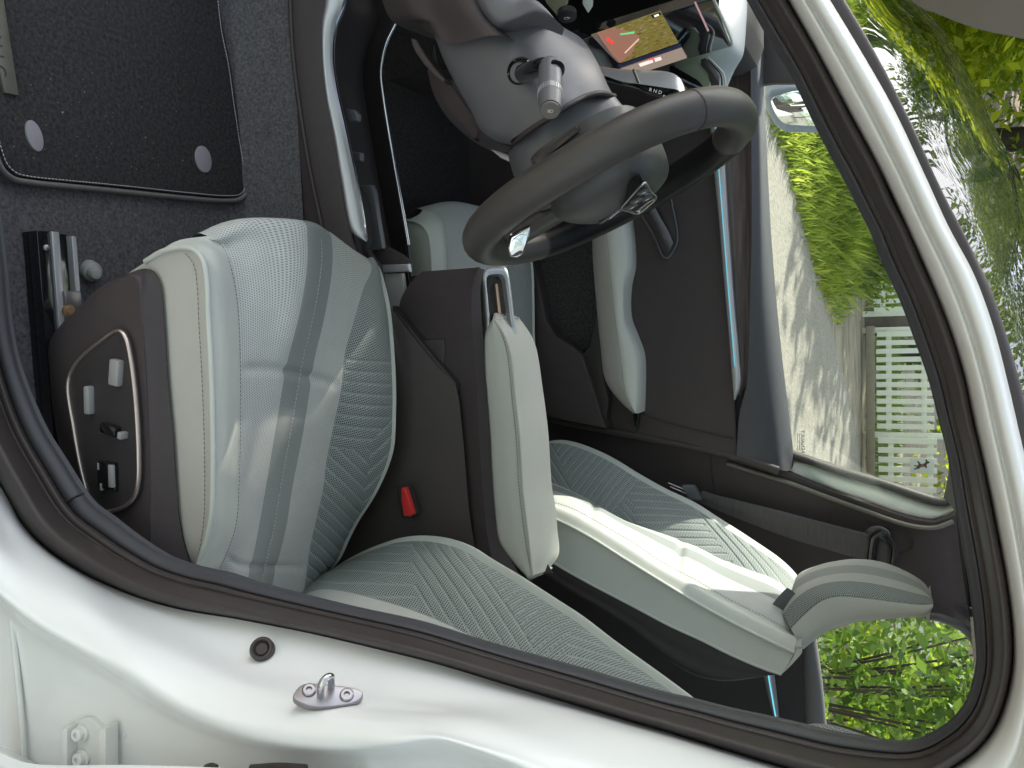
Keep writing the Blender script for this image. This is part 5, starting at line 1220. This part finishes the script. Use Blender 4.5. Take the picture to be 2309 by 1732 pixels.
loft('trim_strip', [shift(t1, 0, .01, 0), t1, [p.lerp(q, .5) + Vector((0, -.004, 0)) for p, q in zip(spline(t1, 20), spline(t2, 20))], t2, shift(t2, 0, .01, 0)], M['satin'], rdr, n=24, sub=3)
tube('light_line', [p.lerp(q, .5) + Vector((0, -.0055, 0)) for p, q in zip(spline(t1, 20), spline(t2, 20))], .0014, emis('cyan_ambient_light_b', (.15, .70, .85), .35), rdr, n=24, seg=6)
rgn = Vector((0, -1, -.25)).normalized(); rg0 = Y(1860, 1540, .815)
plate('door_glass', [PL(u, v, rg0, rgn) for u, v in ((1830, 1380), (1850, 1800), (2300, 1900), (2300, 1380), (2000, 1340))], .004, M['glass'], rdr, away=-rgn)
hd = row(.70, (2128, 700), (2138, 900), (2152, 1124), (2166, 1260), (2196, 1442), (2230, 1560), (2240, 1700), (2230, 1850))
loft('roof_lining_edge', [hd, shift(hd, 0, -.03, .03), shift(hd, 0, -.1, .04)], M['dark'], plr, n=40, sub=3)
hj = row(.70, (2084, 1387), (2124, 1394), (2178, 1420), (2198, 1446), (2214, 1500))
tube('pillar_cap_trim', hj, .010, M['grey'], plr, n=30, seg=8)
# rear bench
rb = empty('rear_bench', car)
box('seat_base', (1.25, 0, .52), (.26, .62, .14), ((1, 0, -.1), (0, 1, 0), (0, 0, 1)), M['dark'], rb, bevel=.05, bseg=4)
box('seat_back', (1.58, 0, .88), (.10, .62, .36), ((1, 0, -.25), (0, 1, 0), (0, 0, 1)), M['dark'], rb, bevel=.05, bseg=4)
# far side outer skin, tail and footwell walls close the cabin
osk = empty('body_shell', car)
loft('side_skin', [[Vector((x, y, z)) for x in (-1.3, -.4, .6, 1.9)] for y, z in ((.86, .25), (.93, .5), (.93, .8), (.90, 1.0), (.86, 1.06))], M['paint'], osk, n=30, sub=4)
loft('quarter_panel', [[Vector((x, y, z)) for x in (1.5, 1.9, 2.3)] for y, z in ((-.90, .35), (-.93, .7), (-.90, 1.0), (-.80, 1.25), (-.66, 1.46))], M['paint'], osk, n=20, sub=4)
loft('tail_panel', [[Vector((x, y, z)) for y in (-.86, 0, .86)] for x, z in ((2.2, .3), (2.3, .6), (2.25, 1.0))], M['paint'], osk, n=12, sub=3)
loft('floor_underside', [[Vector((x, y, .30)) for y in (-.78, .85)] for x in (-1.3, 2.2)], M['dark'], osk, n=6, sub=2)

# ================================================================== OUTSIDE
def gz(x, y):
    if y < 1.6: return 0.0
    t = min(y, 11.5) - 1.6
    return 0.115 * t * min(1, t / 1.5 * .5 + .5) + .02 * max(0, min(y, 30) - 11.5) + .28 * max(0, min(y, 75) - 34)
def ground_hit(u, v):
    d = ray(u, v)
    t = 0.5
    while t < 60:
        p = CAM + d * t
        if p.z < gz(p.x, p.y): return p
        t += .01
    return CAM + d * 60
def gmat():
    m, t, b = new_mat('lane_ground'); b.inputs['Roughness'].default_value = .9
    tc = N(t, 'ShaderNodeTexCoord')
    n1 = N(t, 'ShaderNodeTexNoise'); n1.inputs['Scale'].default_value = 40; n1.inputs['Detail'].default_value = 8
    n2 = N(t, 'ShaderNodeTexNoise'); n2.inputs['Scale'].default_value = .8; n2.inputs['Detail'].default_value = 5
    for n_ in (n1, n2): t.links.new(tc.outputs['Object'], n_.inputs['Vector'])
    r1_ = N(t, 'ShaderNodeValToRGB'); r1_.color_ramp.elements[0].position = .3; r1_.color_ramp.elements[1].position = .7
    r1_.color_ramp.elements[0].color = (.20, .18, .145, 1); r1_.color_ramp.elements[1].color = (.38, .345, .28, 1)
    t.links.new(n1.outputs['Fac'], r1_.inputs['Fac']); t.links.new(r1_.outputs['Color'], b.inputs['Base Color'])
    bp = N(t, 'ShaderNodeBump'); bp.inputs['Strength'].default_value = .6; bp.inputs['Distance'].default_value = .01
    t.links.new(n1.outputs['Fac'], bp.inputs['Height']); t.links.new(bp.outputs['Normal'], b.inputs['Normal'])
    return m
xs = [-120, -60, -30, -18] + [-12 + i * .75 for i in range(33)] + [16, 24, 40, 80, 120]
ys = [-120, -60, -25, -12, -6, -2, 0, 1.0] + [1.6 + i * .5 for i in range(21)] + [13, 16, 22, 30, 34, 45, 60, 75, 120]
V = [(x, y, gz(x, y)) for y in ys for x in xs]
F = [(j * len(xs) + i, j * len(xs) + i + 1, (j + 1) * len(xs) + i + 1, (j + 1) * len(xs) + i) for j in range(len(ys) - 1) for i in range(len(xs) - 1)]
grd = mesh_obj('ground', V, F, streaky('worn_ground', (.20, .165, .11), (.36, .30, .21), (2.5, 9, 3), .95), None, True, kind='structure')
# asphalt lane: its far edge runs from the verge to the fence
edge_px = [(1725, 230), (1745, 300), (1769, 350), (1787, 434), (1816, 542), (1845, 663), (1880, 760), (1905, 860), (1925, 960), (1945, 1080)]
ep_ = [ground_hit(u, v) for u, v in edge_px]
ep_ = [Vector((-30, ep_[0].y * .55, 0))] + ep_ + [Vector((ep_[-1].x + 4, ep_[-1].y + .3, 0)), Vector((60, ep_[-1].y + .5, 0))]
V = []; F = []
el = spline(ep_, 80)
for p in el:
    for k in range(12):
        y = 1.15 + (p.y - 1.15) * k / 11
        V.append((p.x, y, gz(p.x, y) + .006))
    
for i in range(79):
    for k in range(11):
        F.append((i * 12 + k, (i + 1) * 12 + k, (i + 1) * 12 + k + 1, i * 12 + k + 1))
mesh_obj('road', V, F, gmat(), None, True, kind='structure')
V = []; F = []
for x in (-60, 60):
    for y in (-8, 1.15): V.append((x, y, .005))
mesh_obj('parking_strip', V, [(0, 2, 3, 1)], gmat(), None, True, kind='structure')

# ---- picket fence
FY = 10.2
dm_ = (Vector((0, FY - CAM.y, 0))).length
wf = mat('white_fence_paint', (.80, .80, .68), .7, var=.08, vscale=8)
def fence(name, label, v0, v1, n, ubase, utop, rails, post_ends=(True, True)):
    root = empty(name, None, label, 'fence', 'picket fence panels across the lane')
    a, b = Y(ubase, v0, FY), Y(ubase, v1, FY)
    h = Y(utop, (v0 + v1) / 2, FY).z - Y(ubase, (v0 + v1) / 2, FY).z
    z0 = a.z
    root.location = (0, 0, 0)
    me = None
    wpk = (b.x - a.x) / n
    for i in range(n):
        x = a.x + (i + .5) * wpk
        if me is None:
            bm = bmesh.new()
            hw, hh, th = wpk * .30, h / 2, .011
            vs = [bm.verts.new(p) for p in ((-hw, -th, -hh), (hw, -th, -hh), (hw, -th, hh), (-hw, -th, hh), (-hw, th, -hh), (hw, th, -hh), (hw, th, hh), (-hw, th, hh))]
            for f in ((0, 1, 2, 3), (7, 6, 5, 4), (0, 4, 5, 1), (1, 5, 6, 2), (2, 6, 7, 3), (3, 7, 4, 0)): bm.faces.new([vs[k] for k in f])
            bmesh.ops.bevel(bm, geom=list(bm.edges), offset=.003, segments=1, affect='EDGES')
            me = bpy.data.meshes.new('picket'); bm.to_mesh(me); bm.free(); me.materials.append(wf)
        o = bpy.data.objects.new('picket', me); o.location = (x, FY, z0 + h / 2 + rndf.uniform(-.006, .006)); o.rotation_euler = (0, rndf.uniform(-.006, .006), 0)
        link(o, root)
    for ur in rails:
        z = Y(ur, (v0 + v1) / 2, FY).z
        box('rail', ((a.x + b.x) / 2, FY + .03, z), (abs(b.x - a.x) / 2, .018, .032), ((1, 0, 0), (0, 1, 0), (0, 0, 1)), wf, root, bevel=.003)
    for x, on in ((a.x, post_ends[0]), (b.x, post_ends[1])):
        if on: box('post', (x, FY + .06, z0 + h * .45), (.035, .03, h * .55 + .1), ((1, 0, 0), (0, 1, 0), (0, 0, 1)), wf, root, bevel=.004)
    return root
rndf = random.Random(11)
fence('picket_fence', 'weathered white picket fence panel rising behind the tall green verge', 560, 708, 8, 1970, 2105, (1990, 2078), (False, True))
fence('picket_fence', 'long pale green-white picket fence panel over a low kerb beside the lane', 745, 970, 12, 1976, 2106, (2004, 2084), (True, False))
fence('picket_fence', 'picket fence panel carrying the small dog sign, next to the pillar', 982, 1300, 15, 1980, 2112, (2009, 2098), (True, True))
bx = Y(1955, 727, FY + .5)
gp = empty('gate_pillar', None, 'dark grey stone gate pillar standing between two fence panels', 'gate pillar')
box('shaft', (bx.x, FY + .35, bx.z + .35), (.17, .15, .50), ((1, 0, 0), (0, 1, 0), (0, 0, 1)), mat('dark_stone', (.15, .125, .095), .8, var=.3, vscale=12, bump=.4, bscale=60), gp, bevel=.02)
box('coping', (bx.x, FY + .35, bx.z + .88), (.20, .18, .03), ((1, 0, 0), (0, 1, 0), (0, 0, 1)), mat('pale_coping', (.30, .30, .28), .8, var=.2, vscale=15), gp, bevel=.01)
kb = [Y(1974, v, FY - .05) for v in (735, 900, 1100, 1300)]
kerb = box('kerb', ((kb[0].x + kb[-1].x) / 2, FY - .06, kb[0].z - .06), ((kb[-1].x - kb[0].x) / 2, .05, .05), ((1, 0, 0), (0, 1, 0), (0, 0, 1)), mat('worn_kerb', (.24, .20, .14), .85, var=.25, vscale=10, bump=.4, bscale=50), None, bevel=.012, kind='structure')
# dog sign hung on the fence
ds = empty('dog_sign', None, 'small white sign with a black dog figure on the picket fence', 'sign')
SYG = FY - .02
plate('board', [Y(u, v, SYG) for u, v in ((2053, 1033), (2106, 1035), (2106, 1069), (2053, 1067))], .006, mat('white_sign', (.60, .64, .58), .5), ds, bevel=.002)
dogp = [(2060, 1048), (2063, 1044), (2072, 1046), (2080, 1044), (2082, 1040), (2086, 1041), (2087, 1037), (2090, 1040), (2094, 1040), (2093, 1045), (2089, 1047), (2087, 1052), (2088, 1060), (2084, 1060), (2082, 1055), (2074, 1056), (2070, 1060), (2064, 1061), (2067, 1055), (2066, 1051), (2062, 1052)]
dogp = [(2060, 1051), (2062, 1049), (2070, 1050), (2071, 1045), (2068, 1041), (2070, 1039), (2074, 1043), (2076, 1046), (2083, 1046), (2088, 1041), (2086, 1037), (2089, 1036), (2092, 1040), (2096, 1041), (2096, 1044), (2091, 1046), (2089, 1050), (2091, 1055), (2088, 1056), (2084, 1052), (2077, 1053), (2073, 1057), (2066, 1058), (2061, 1060), (2060, 1057), (2066, 1055), (2068, 1052)]
plate('dog_figure', [Y(u, v, SYG - .002) for u, v in dogp], .002, mat('black_print', (.02, .02, .02), .6), ds)
box('collar', Y(2080, 1050, SYG - .004), (.02, .001, .012), ((1, 0, 0), (0, 1, 0), (0, 0, 1)), mat('red_print', (.35, .03, .03), .6), ds)

# ---- leaves, grass, trees
def leaf_cloud(name, centre, radii, count, size, m, parent, rs, clumps=24, flat=.55, clump_r=.34):
    V = []; F = []
    cl = []
    for i in range(clumps):
        while True:
            p = Vector((rs.uniform(-1, 1), rs.uniform(-1, 1), rs.uniform(-1, 1)))
            if p.length < 1 and p.length > .25: break
        cl.append(Vector((p.x * radii[0], p.y * radii[1], p.z * radii[2])))
    for i in range(count):
        c = cl[rs.randrange(clumps)]
        g = Vector((rs.gauss(0, 1), rs.gauss(0, 1), rs.gauss(0, 1))) * clump_r * .6
        p = Vector(centre) + c + Vector((g.x * radii[0], g.y * radii[1], g.z * radii[2]))
        n_ = Vector((rs.gauss(0, 1), rs.gauss(0, 1), rs.gauss(0, 1) + .6)).normalized()
        a = n_.orthogonal().normalized(); a.rotate(__import__('mathutils').Quaternion(n_, rs.uniform(0, 6.28)))
        b = n_.cross(a)
        s = size * rs.uniform(.6, 1.35)
        o = len(V)
        V += [p - a * s, p + b * s * flat * .8 - n_ * s * .1 - a * s * .1, p + a * s, p - b * s * flat * .8 - n_ * s * .1 - a * s * .1]
        F += [(o, o + 1, o + 2, o + 3)]
    return mesh_obj(name, V, F, m, parent, True)
LG = leafy('bright_leaf', (.13, .24, .014), (.40, .50, .035), trans=.7)
LG2 = leafy('yellow_green_leaf', (.22, .32, .012), (.55, .60, .04), trans=.75)
LG3 = leafy('mid_green_leaf', (.05, .12, .012), (.20, .30, .035), trans=.5)
BARK = mat('tree_bark', (.055, .042, .032), .9, var=.3, vscale=14, bump=.5, bscale=50)
def tree(label, x, y, h, r, m, rs, count=9000, leaf=.075, base=.35, name='tree', limbs=7, group=None):
    root = empty(name, None, label, 'tree', group, loc=None)
    z0 = gz(x, y)
    top = Vector((x + rs.uniform(-.3, .3), y + rs.uniform(-.3, .3), z0 + h * .8))
    tube('trunk', [Vector((x, y, z0 - .2)), Vector((x + rs.uniform(-.1, .1), y, z0 + h * .3)), Vector((x + rs.uniform(-.2, .2), y, z0 + h * .55)), top], lambda t: .16 * (1 - .8 * t) * h / 8 + .01, BARK, root, n=24, seg=8)
    for i in range(limbs):
        zb = z0 + h * rs.uniform(.25, .6); A = rs.uniform(0, 6.28)
        L = r * rs.uniform(.6, 1.0)
        e = Vector((x + math.cos(A) * L, y + math.sin(A) * L, zb + h * rs.uniform(.1, .3)))
        s_ = Vector((x, y, zb)); 
        tube('limb', [s_, s_.lerp(e, .5) + Vector((0, 0, -.1)), e], lambda t: .055 * (1 - .75 * t) * h / 8 + .004, BARK, root, n=12, seg=6)
    leaf_cloud('crown', (x, y, z0 + h * (base + 1) / 2), (r, r, h * (1 - base) / 2), count, leaf, m, root, rs, clumps=38, clump_r=.28)
    return root
rt_ = random.Random(5)
def at(u, v, y): return Y(u, v, y)
# trees beyond the windscreen corner (upper right of the photo)
spots = [('low bright lime leafy tree with thin limbs past the windscreen', -5.6, 13.5, 4.6, 2.2, LG2), ('sunlit light green tree behind the low lime tree', -8.0, 18, 6.5, 2.8, LG), ('tall broad light green tree above the fence yard', -3.6, 20.5, 15.5, 3.6, LG), ('tall darker green tree behind the picket fence', 1.2, 22, 15.5, 3.6, LG3), ('yellow green tree at the far front end of the lane', -13, 15, 5.5, 3.0, LG2), ('bushy yellow green tree beyond the far fence corner', 5.6, 20.5, 13, 3.4, LG2), ('tall dark tree far behind the low lime tree', -8.2, 22.5, 16.5, 3.6, LG3), ('mid green tree far towards the tail of the car', 10.5, 19, 9.5, 3.2, LG)]
for (lab, x, y, h, r, m) in spots: tree(lab, x, y, h, r, m, rt_, base=.03, count=int(6000 + 1200 * h), leaf=.13, group='trees beyond the lane')
# wooded slope added beyond the lane to cut the sky mirrored in the windscreen: reads as one mass
V = []; F = []
rw = random.Random(21)
tops = []
for k in range(90):
    a_ = -1.35 + 2.3 * k / 89 + rw.uniform(-.02, .02); dd_ = rw.uniform(50, 66)
    x, y = math.sin(a_) * dd_, math.cos(a_) * dd_
    if y < 20: continue
    tops.append((x, y, rw.uniform(13, 19), rw.uniform(3.4, 5.0)))
for (x, y, h, r) in tops:
    z0 = gz(x, y)
    for i in range(230):
        t = rw.random() ** .7; A = rw.uniform(0, 6.28); q_ = r * (1 - .75 * t ** 2) * rw.uniform(.55, 1.08)
        p = Vector((x + math.cos(A) * q_, y + math.sin(A) * q_, z0 + 1 + (h - 1) * t))
        n_ = Vector((rw.gauss(0, 1), rw.gauss(0, 1) - .6, rw.gauss(0, 1) + .5)).normalized(); a = n_.orthogonal().normalized(); b = n_.cross(a); s_ = rw.uniform(.5, 1.1); o = len(V)
        V += [p - a * s_, p + b * s_ * .6, p + a * s_, p - b * s_ * .6]; F.append((o, o + 1, o + 2, o + 3))
wd = mesh_obj('wood', V, F, leafy('far_wood_leaf', (.035, .075, .012), (.14, .20, .03), trans=.4), None, True, kind='stuff')
wd['label'] = 'far wood added on the slope to darken the windscreen reflection'; wd['category'] = 'wood'
# shrub right outside the rear window, large leaves
sx = Y(2000, 1560, 3.6)
def shrub(label, x, y, h, r, m, count, leaf, rs, name='shrub', stems=14, group=None):
    root = empty(name, None, label, 'shrub', group)
    z0 = gz(x, y)
    leaf_cloud('foliage', (x, y, z0 + h * .55), (r, r * .7, h * .5), count, leaf, m, root, rs, clumps=30, flat=.6, clump_r=.35)
    for i in range(stems):
        A = rs.uniform(0, 6.28); q_ = rs.uniform(.2, 1)
        e = Vector((x + math.cos(A) * r * q_, y + math.sin(A) * r * .6 * q_, z0 + h * rs.uniform(.6, 1)))
        tube('stem', [Vector((x + math.cos(A) * .1, y, z0)), Vector((x, y, z0)).lerp(e, .5) + Vector((0, 0, .1)), e], lambda t: .012 * (1 - .7 * t) + .002, BARK, root, n=10, seg=5)
    return root
sx = Y(2010, 1570, 4.1); sx2 = Y(2010, 1600, 5.6)
shrub('large-leaved green shrub close outside the rear side window', sx.x + .10, 4.1, 2.2, .72, LG3, 3000, .045, rt_)
shrub('lighter green shrub behind the large-leaved one by the rear window', sx2.x + .35, 5.6, 2.3, .95, LG, 3600, .045, rt_)
# slatted shed wall seen through the rear window
shx = Y(1990, 1440, 8.2)
shed = empty('garden_shed', None, 'pale slatted garden shed behind the shrubs by the rear window', 'shed')
tan = mat('tan_boards', (.34, .26, .17), .8, var=.25, vscale=6)
wht = mat('white_slats', (.60, .60, .52), .7, var=.1, vscale=10)
zb_ = gz(shx.x, 8.2)
box('wall', (shx.x + .5, 8.5, zb_ + 1.0), (1.6, .05, 1.1), ((1, 0, 0), (0, 1, 0), (0, 0, 1)), tan, shed)
me = None
for i in range(11):
    o = box('slat', (shx.x + .05, 8.42, zb_ + .50 + i * .075), (.42, .012, .026), ((1, 0, 0), (0, 1, -.25), (0, .25, 1)), wht, shed, bevel=.003) if me is None else None
    if me is None: me = o.data; base_z = zb_ + .50
    else:
        o = bpy.data.objects.new('slat', me); o.location = (0, 0, i * .075); link(o, shed)
for x in (-.42, .5): box('slat_frame', (shx.x + .05 + x, 8.40, zb_ + .9), (.03, .02, .5), ((1, 0, 0), (0, 1, 0), (0, 0, 1)), wht, shed, bevel=.004)
box('beam', (shx.x + .9, 8.38, zb_ + 1.0), (.05, .05, 1.1), ((1, 0, 0), (0, 1, 0), (0, 0, 1)), mat('ochre_beam', (.30, .20, .06), .8, var=.2), shed, bevel=.005)
loft('roof', [[Vector((shx.x - 1.2, 8.1, zb_ + 2.0)), Vector((shx.x + 2.2, 8.1, zb_ + 2.0))], [Vector((shx.x - 1.2, 10, zb_ + 2.7)), Vector((shx.x + 2.2, 10, zb_ + 2.7))]], mat('brown_roof', (.16, .10, .07), .85, var=.2), shed, n=6, sub=2, solid=.05)
# verge of tall grass and weeds: nobody could count the blades
gv = random.Random(2)
V = []; F = []
region = [(1727, 200), (1745, 300), (1769, 345), (1787, 434), (1816, 542), (1848, 663), (1885, 720), (1960, 720), (2010, 600), (1980, 420), (1900, 250)]
polyw = [ground_hit(u, v) for u, v in region[:7]]
nblades = 0
while nblades < 26000:
    k = gv.random() * (len(polyw) - 1); i = int(k); p = polyw[i].lerp(polyw[min(i + 1, 6)], k - i)
    dist = abs(gv.gauss(0, 1)) * 1.4
    x = p.x - dist * .75 + gv.uniform(-.3, .12); y = p.y + dist * .9 + gv.uniform(-.12, .3)
    if y > FY - .15 and x > -3.2: continue
    z = gz(x, y)
    hgt_ = gv.uniform(.10, .42) * (.5 + min(1, dist)) * (.6 + .8 * abs(noise.noise(Vector((x * 1.3, y * 1.3, 0)))))
    A = gv.uniform(0, 6.28); w_ = gv.uniform(.004, .014); ln = Vector((gv.gauss(0, .3), gv.gauss(0, .3), 0)) * hgt_
    o = len(V); d_ = Vector((math.cos(A), math.sin(A), 0)) * w_
    b_ = Vector((x, y, z)); V += [b_ - d_, b_ + d_, b_ + ln * .4 + Vector((0, 0, hgt_ * .6)) + d_ * .8, b_ + ln + Vector((0, 0, hgt_))]
    F += [(o, o + 1, o + 2), (o, o + 2, o + 3)]; nblades += 1
vg = mesh_obj('grass', V, F, leafy('verge_grass', (.18, .27, .03), (.52, .58, .10), trans=.65), None, True, kind='stuff')
vg['label'] = 'tall bright green grass and weeds on the verge beside the lane'; vg['category'] = 'grass'
wm = random.Random(9)
for i, (u, v, h_, r_) in enumerate(((1880, 420, .7, .45), (1935, 520, .9, .5), (1900, 640, .6, .4), (1840, 330, .8, .5), (1960, 660, .8, .45))):
    p = ground_hit(min(u, 1890), v)
    labs = ['leafy weed clump with broad pale leaves on the verge', 'tall weed clump nearest the grey gate pillar', 'low weed clump at the corner of the verge', 'weed clump below the door mirror on the verge', 'dense weed clump in front of the first fence panel']
    shrub(labs[i], p.x - .3, p.y + .6, h_, r_, LG, 900, .028, wm, name='weed_clump', stems=6, group='weed clumps on the verge')
# yard lawn behind the fence
V = []; F = []
for i in range(9000):
    x, y = wm.uniform(-6, 7), wm.uniform(FY + .2, 16); z = gz(x, y); hh = wm.uniform(.05, .35)
    A = wm.uniform(0, 6.28); d_ = Vector((math.cos(A), math.sin(A), 0)) * wm.uniform(.01, .03); o = len(V); b_ = Vector((x, y, z))
    V += [b_ - d_, b_ + d_, b_ + Vector((wm.gauss(0, .05), wm.gauss(0, .05), hh))]; F.append((o, o + 1, o + 2))
lw = mesh_obj('lawn', V, F, leafy('lawn_grass', (.10, .20, .02), (.28, .40, .04), trans=.5), None, True, kind='stuff')
lw['label'] = 'sunny lawn grass growing behind the picket fence'; lw['category'] = 'grass'
# unseen overhanging boughs placed to shade the car's near side, and the garden behind the viewer
ov = empty('tree', None, 'unseen tall tree with boughs added to shade the car', 'tree', 'trees on the near side of the lane')
tube('trunk', [Vector((-10.6, 3.2, .1)), Vector((-10.5, 3.2, 2.5)), Vector((-10.3, 3.1, 5.0)), Vector((-10.2, 3.0, 8.0))], lambda t: .22 * (1 - .7 * t), BARK, ov, n=24, seg=10)
tube('limb', [Vector((-10.4, 3.2, 3.9)), Vector((-7.4, 3.8, 4.8)), Vector((-4.2, 3.9, 5.2))], lambda t: .09 * (1 - .8 * t) + .01, BARK, ov, n=20, seg=8)
def over(px, py, z, r, cnt, nm='screening_bough'):
    k = z / math.tan(SUN_EL)
    leaf_cloud(nm, (px - SUN_TRAVEL.x * k, py - SUN_TRAVEL.y * k, z), (r, r, r * .55), cnt, .06, LG3, ov, rt_, clumps=26, clump_r=.38)
def cast(x, y, z, h, r, cnt):
    """an added bough at height h, blocking the sun on its way to x, y, z"""
    k = (h - z) / math.tan(SUN_EL)
    leaf_cloud('screening_bough', (x - SUN_TRAVEL.x * k, y - SUN_TRAVEL.y * k, h), (r, r, r * .5), cnt, .06, LG3, ov, rt_, clumps=26, clump_r=.38)
cast(.50, -.55, 1.0, 5.0, .36, 2000)  # unseen boughs added to keep sun off driver seat, armrest, mat and pillar
cast(.10, -.02, .84, 5.3, .24, 900)
cast(.22, -.02, .84, 4.7, .22, 900)
cast(.30, -.30, .70, 5.2, .22, 800)
cast(-.35, -.50, .38, 5.0, .30, 1200)
cast(.5, -.98, .9, 5.6, .58, 2200)
cast(-.2, -1.3, .6, 5.6, .8, 2600)
leaf_cloud('crown', (-10.5, 2.6, 7.5), (2.0, 2.0, 2.0), 7000, .08, LG, ov, rt_, clumps=38, clump_r=.28)
for i, (bx_, by_, bz_, br_, bc_) in enumerate(((-4.6, 4.6, 8.2, 1.7, 2600), (-2.0, 6.2, 8.4, 1.7, 2600), (.6, 6.6, 8.0, 1.6, 2400), (-6.4, 2.6, 8.0, 1.7, 2400), (2.8, 5.8, 8.2, 1.5, 2000), (-3.2, 3.0, 8.8, 1.5, 1600))):  # boughs added overhead to darken the sky mirrored in the windscreen
    leaf_cloud('screening_bough', (bx_, by_, bz_), (br_, br_, br_ * .45), bc_, .085, LG3, ov, rt_, clumps=30, clump_r=.35)
    tube('limb', [Vector((-10.3, 3.1, 5.4)), Vector((-10.3, 3.1, 5.4)).lerp(Vector((bx_, by_, bz_)), .55) + Vector((0, 0, .5)), Vector((bx_, by_, bz_))], lambda t: .10 * (1 - .8 * t) + .01, BARK, ov, n=16, seg=7)
rear_ = [('tree behind the car on the far edge of the lane', 15, 4.2, 7, 2.6, LG2), ('shrubby tree further behind the car', 20, 1.0, 7, 2.8, LG)]
near = [('lime green tree left of the drive behind the viewer', -4.0, -8.5, 11, 3.2, LG), ('broad tree straight behind the viewer', .8, -9.0, 12, 3.4, LG2), ('darker tree right of the drive behind the viewer', 5.5, -8.5, 11, 3.2, LG3), ('young tree by the rear of the car', 10.0, -6.5, 9, 2.8, LG), ('tree far up the near side of the lane', -9.5, -7.5, 10, 3.2, LG2)]
for (lab, x, y, h, r, m) in near + rear_: tree(lab, x, y, h, r, m, rt_, count=6000, leaf=.09, base=.10, group='trees on the near side of the lane')
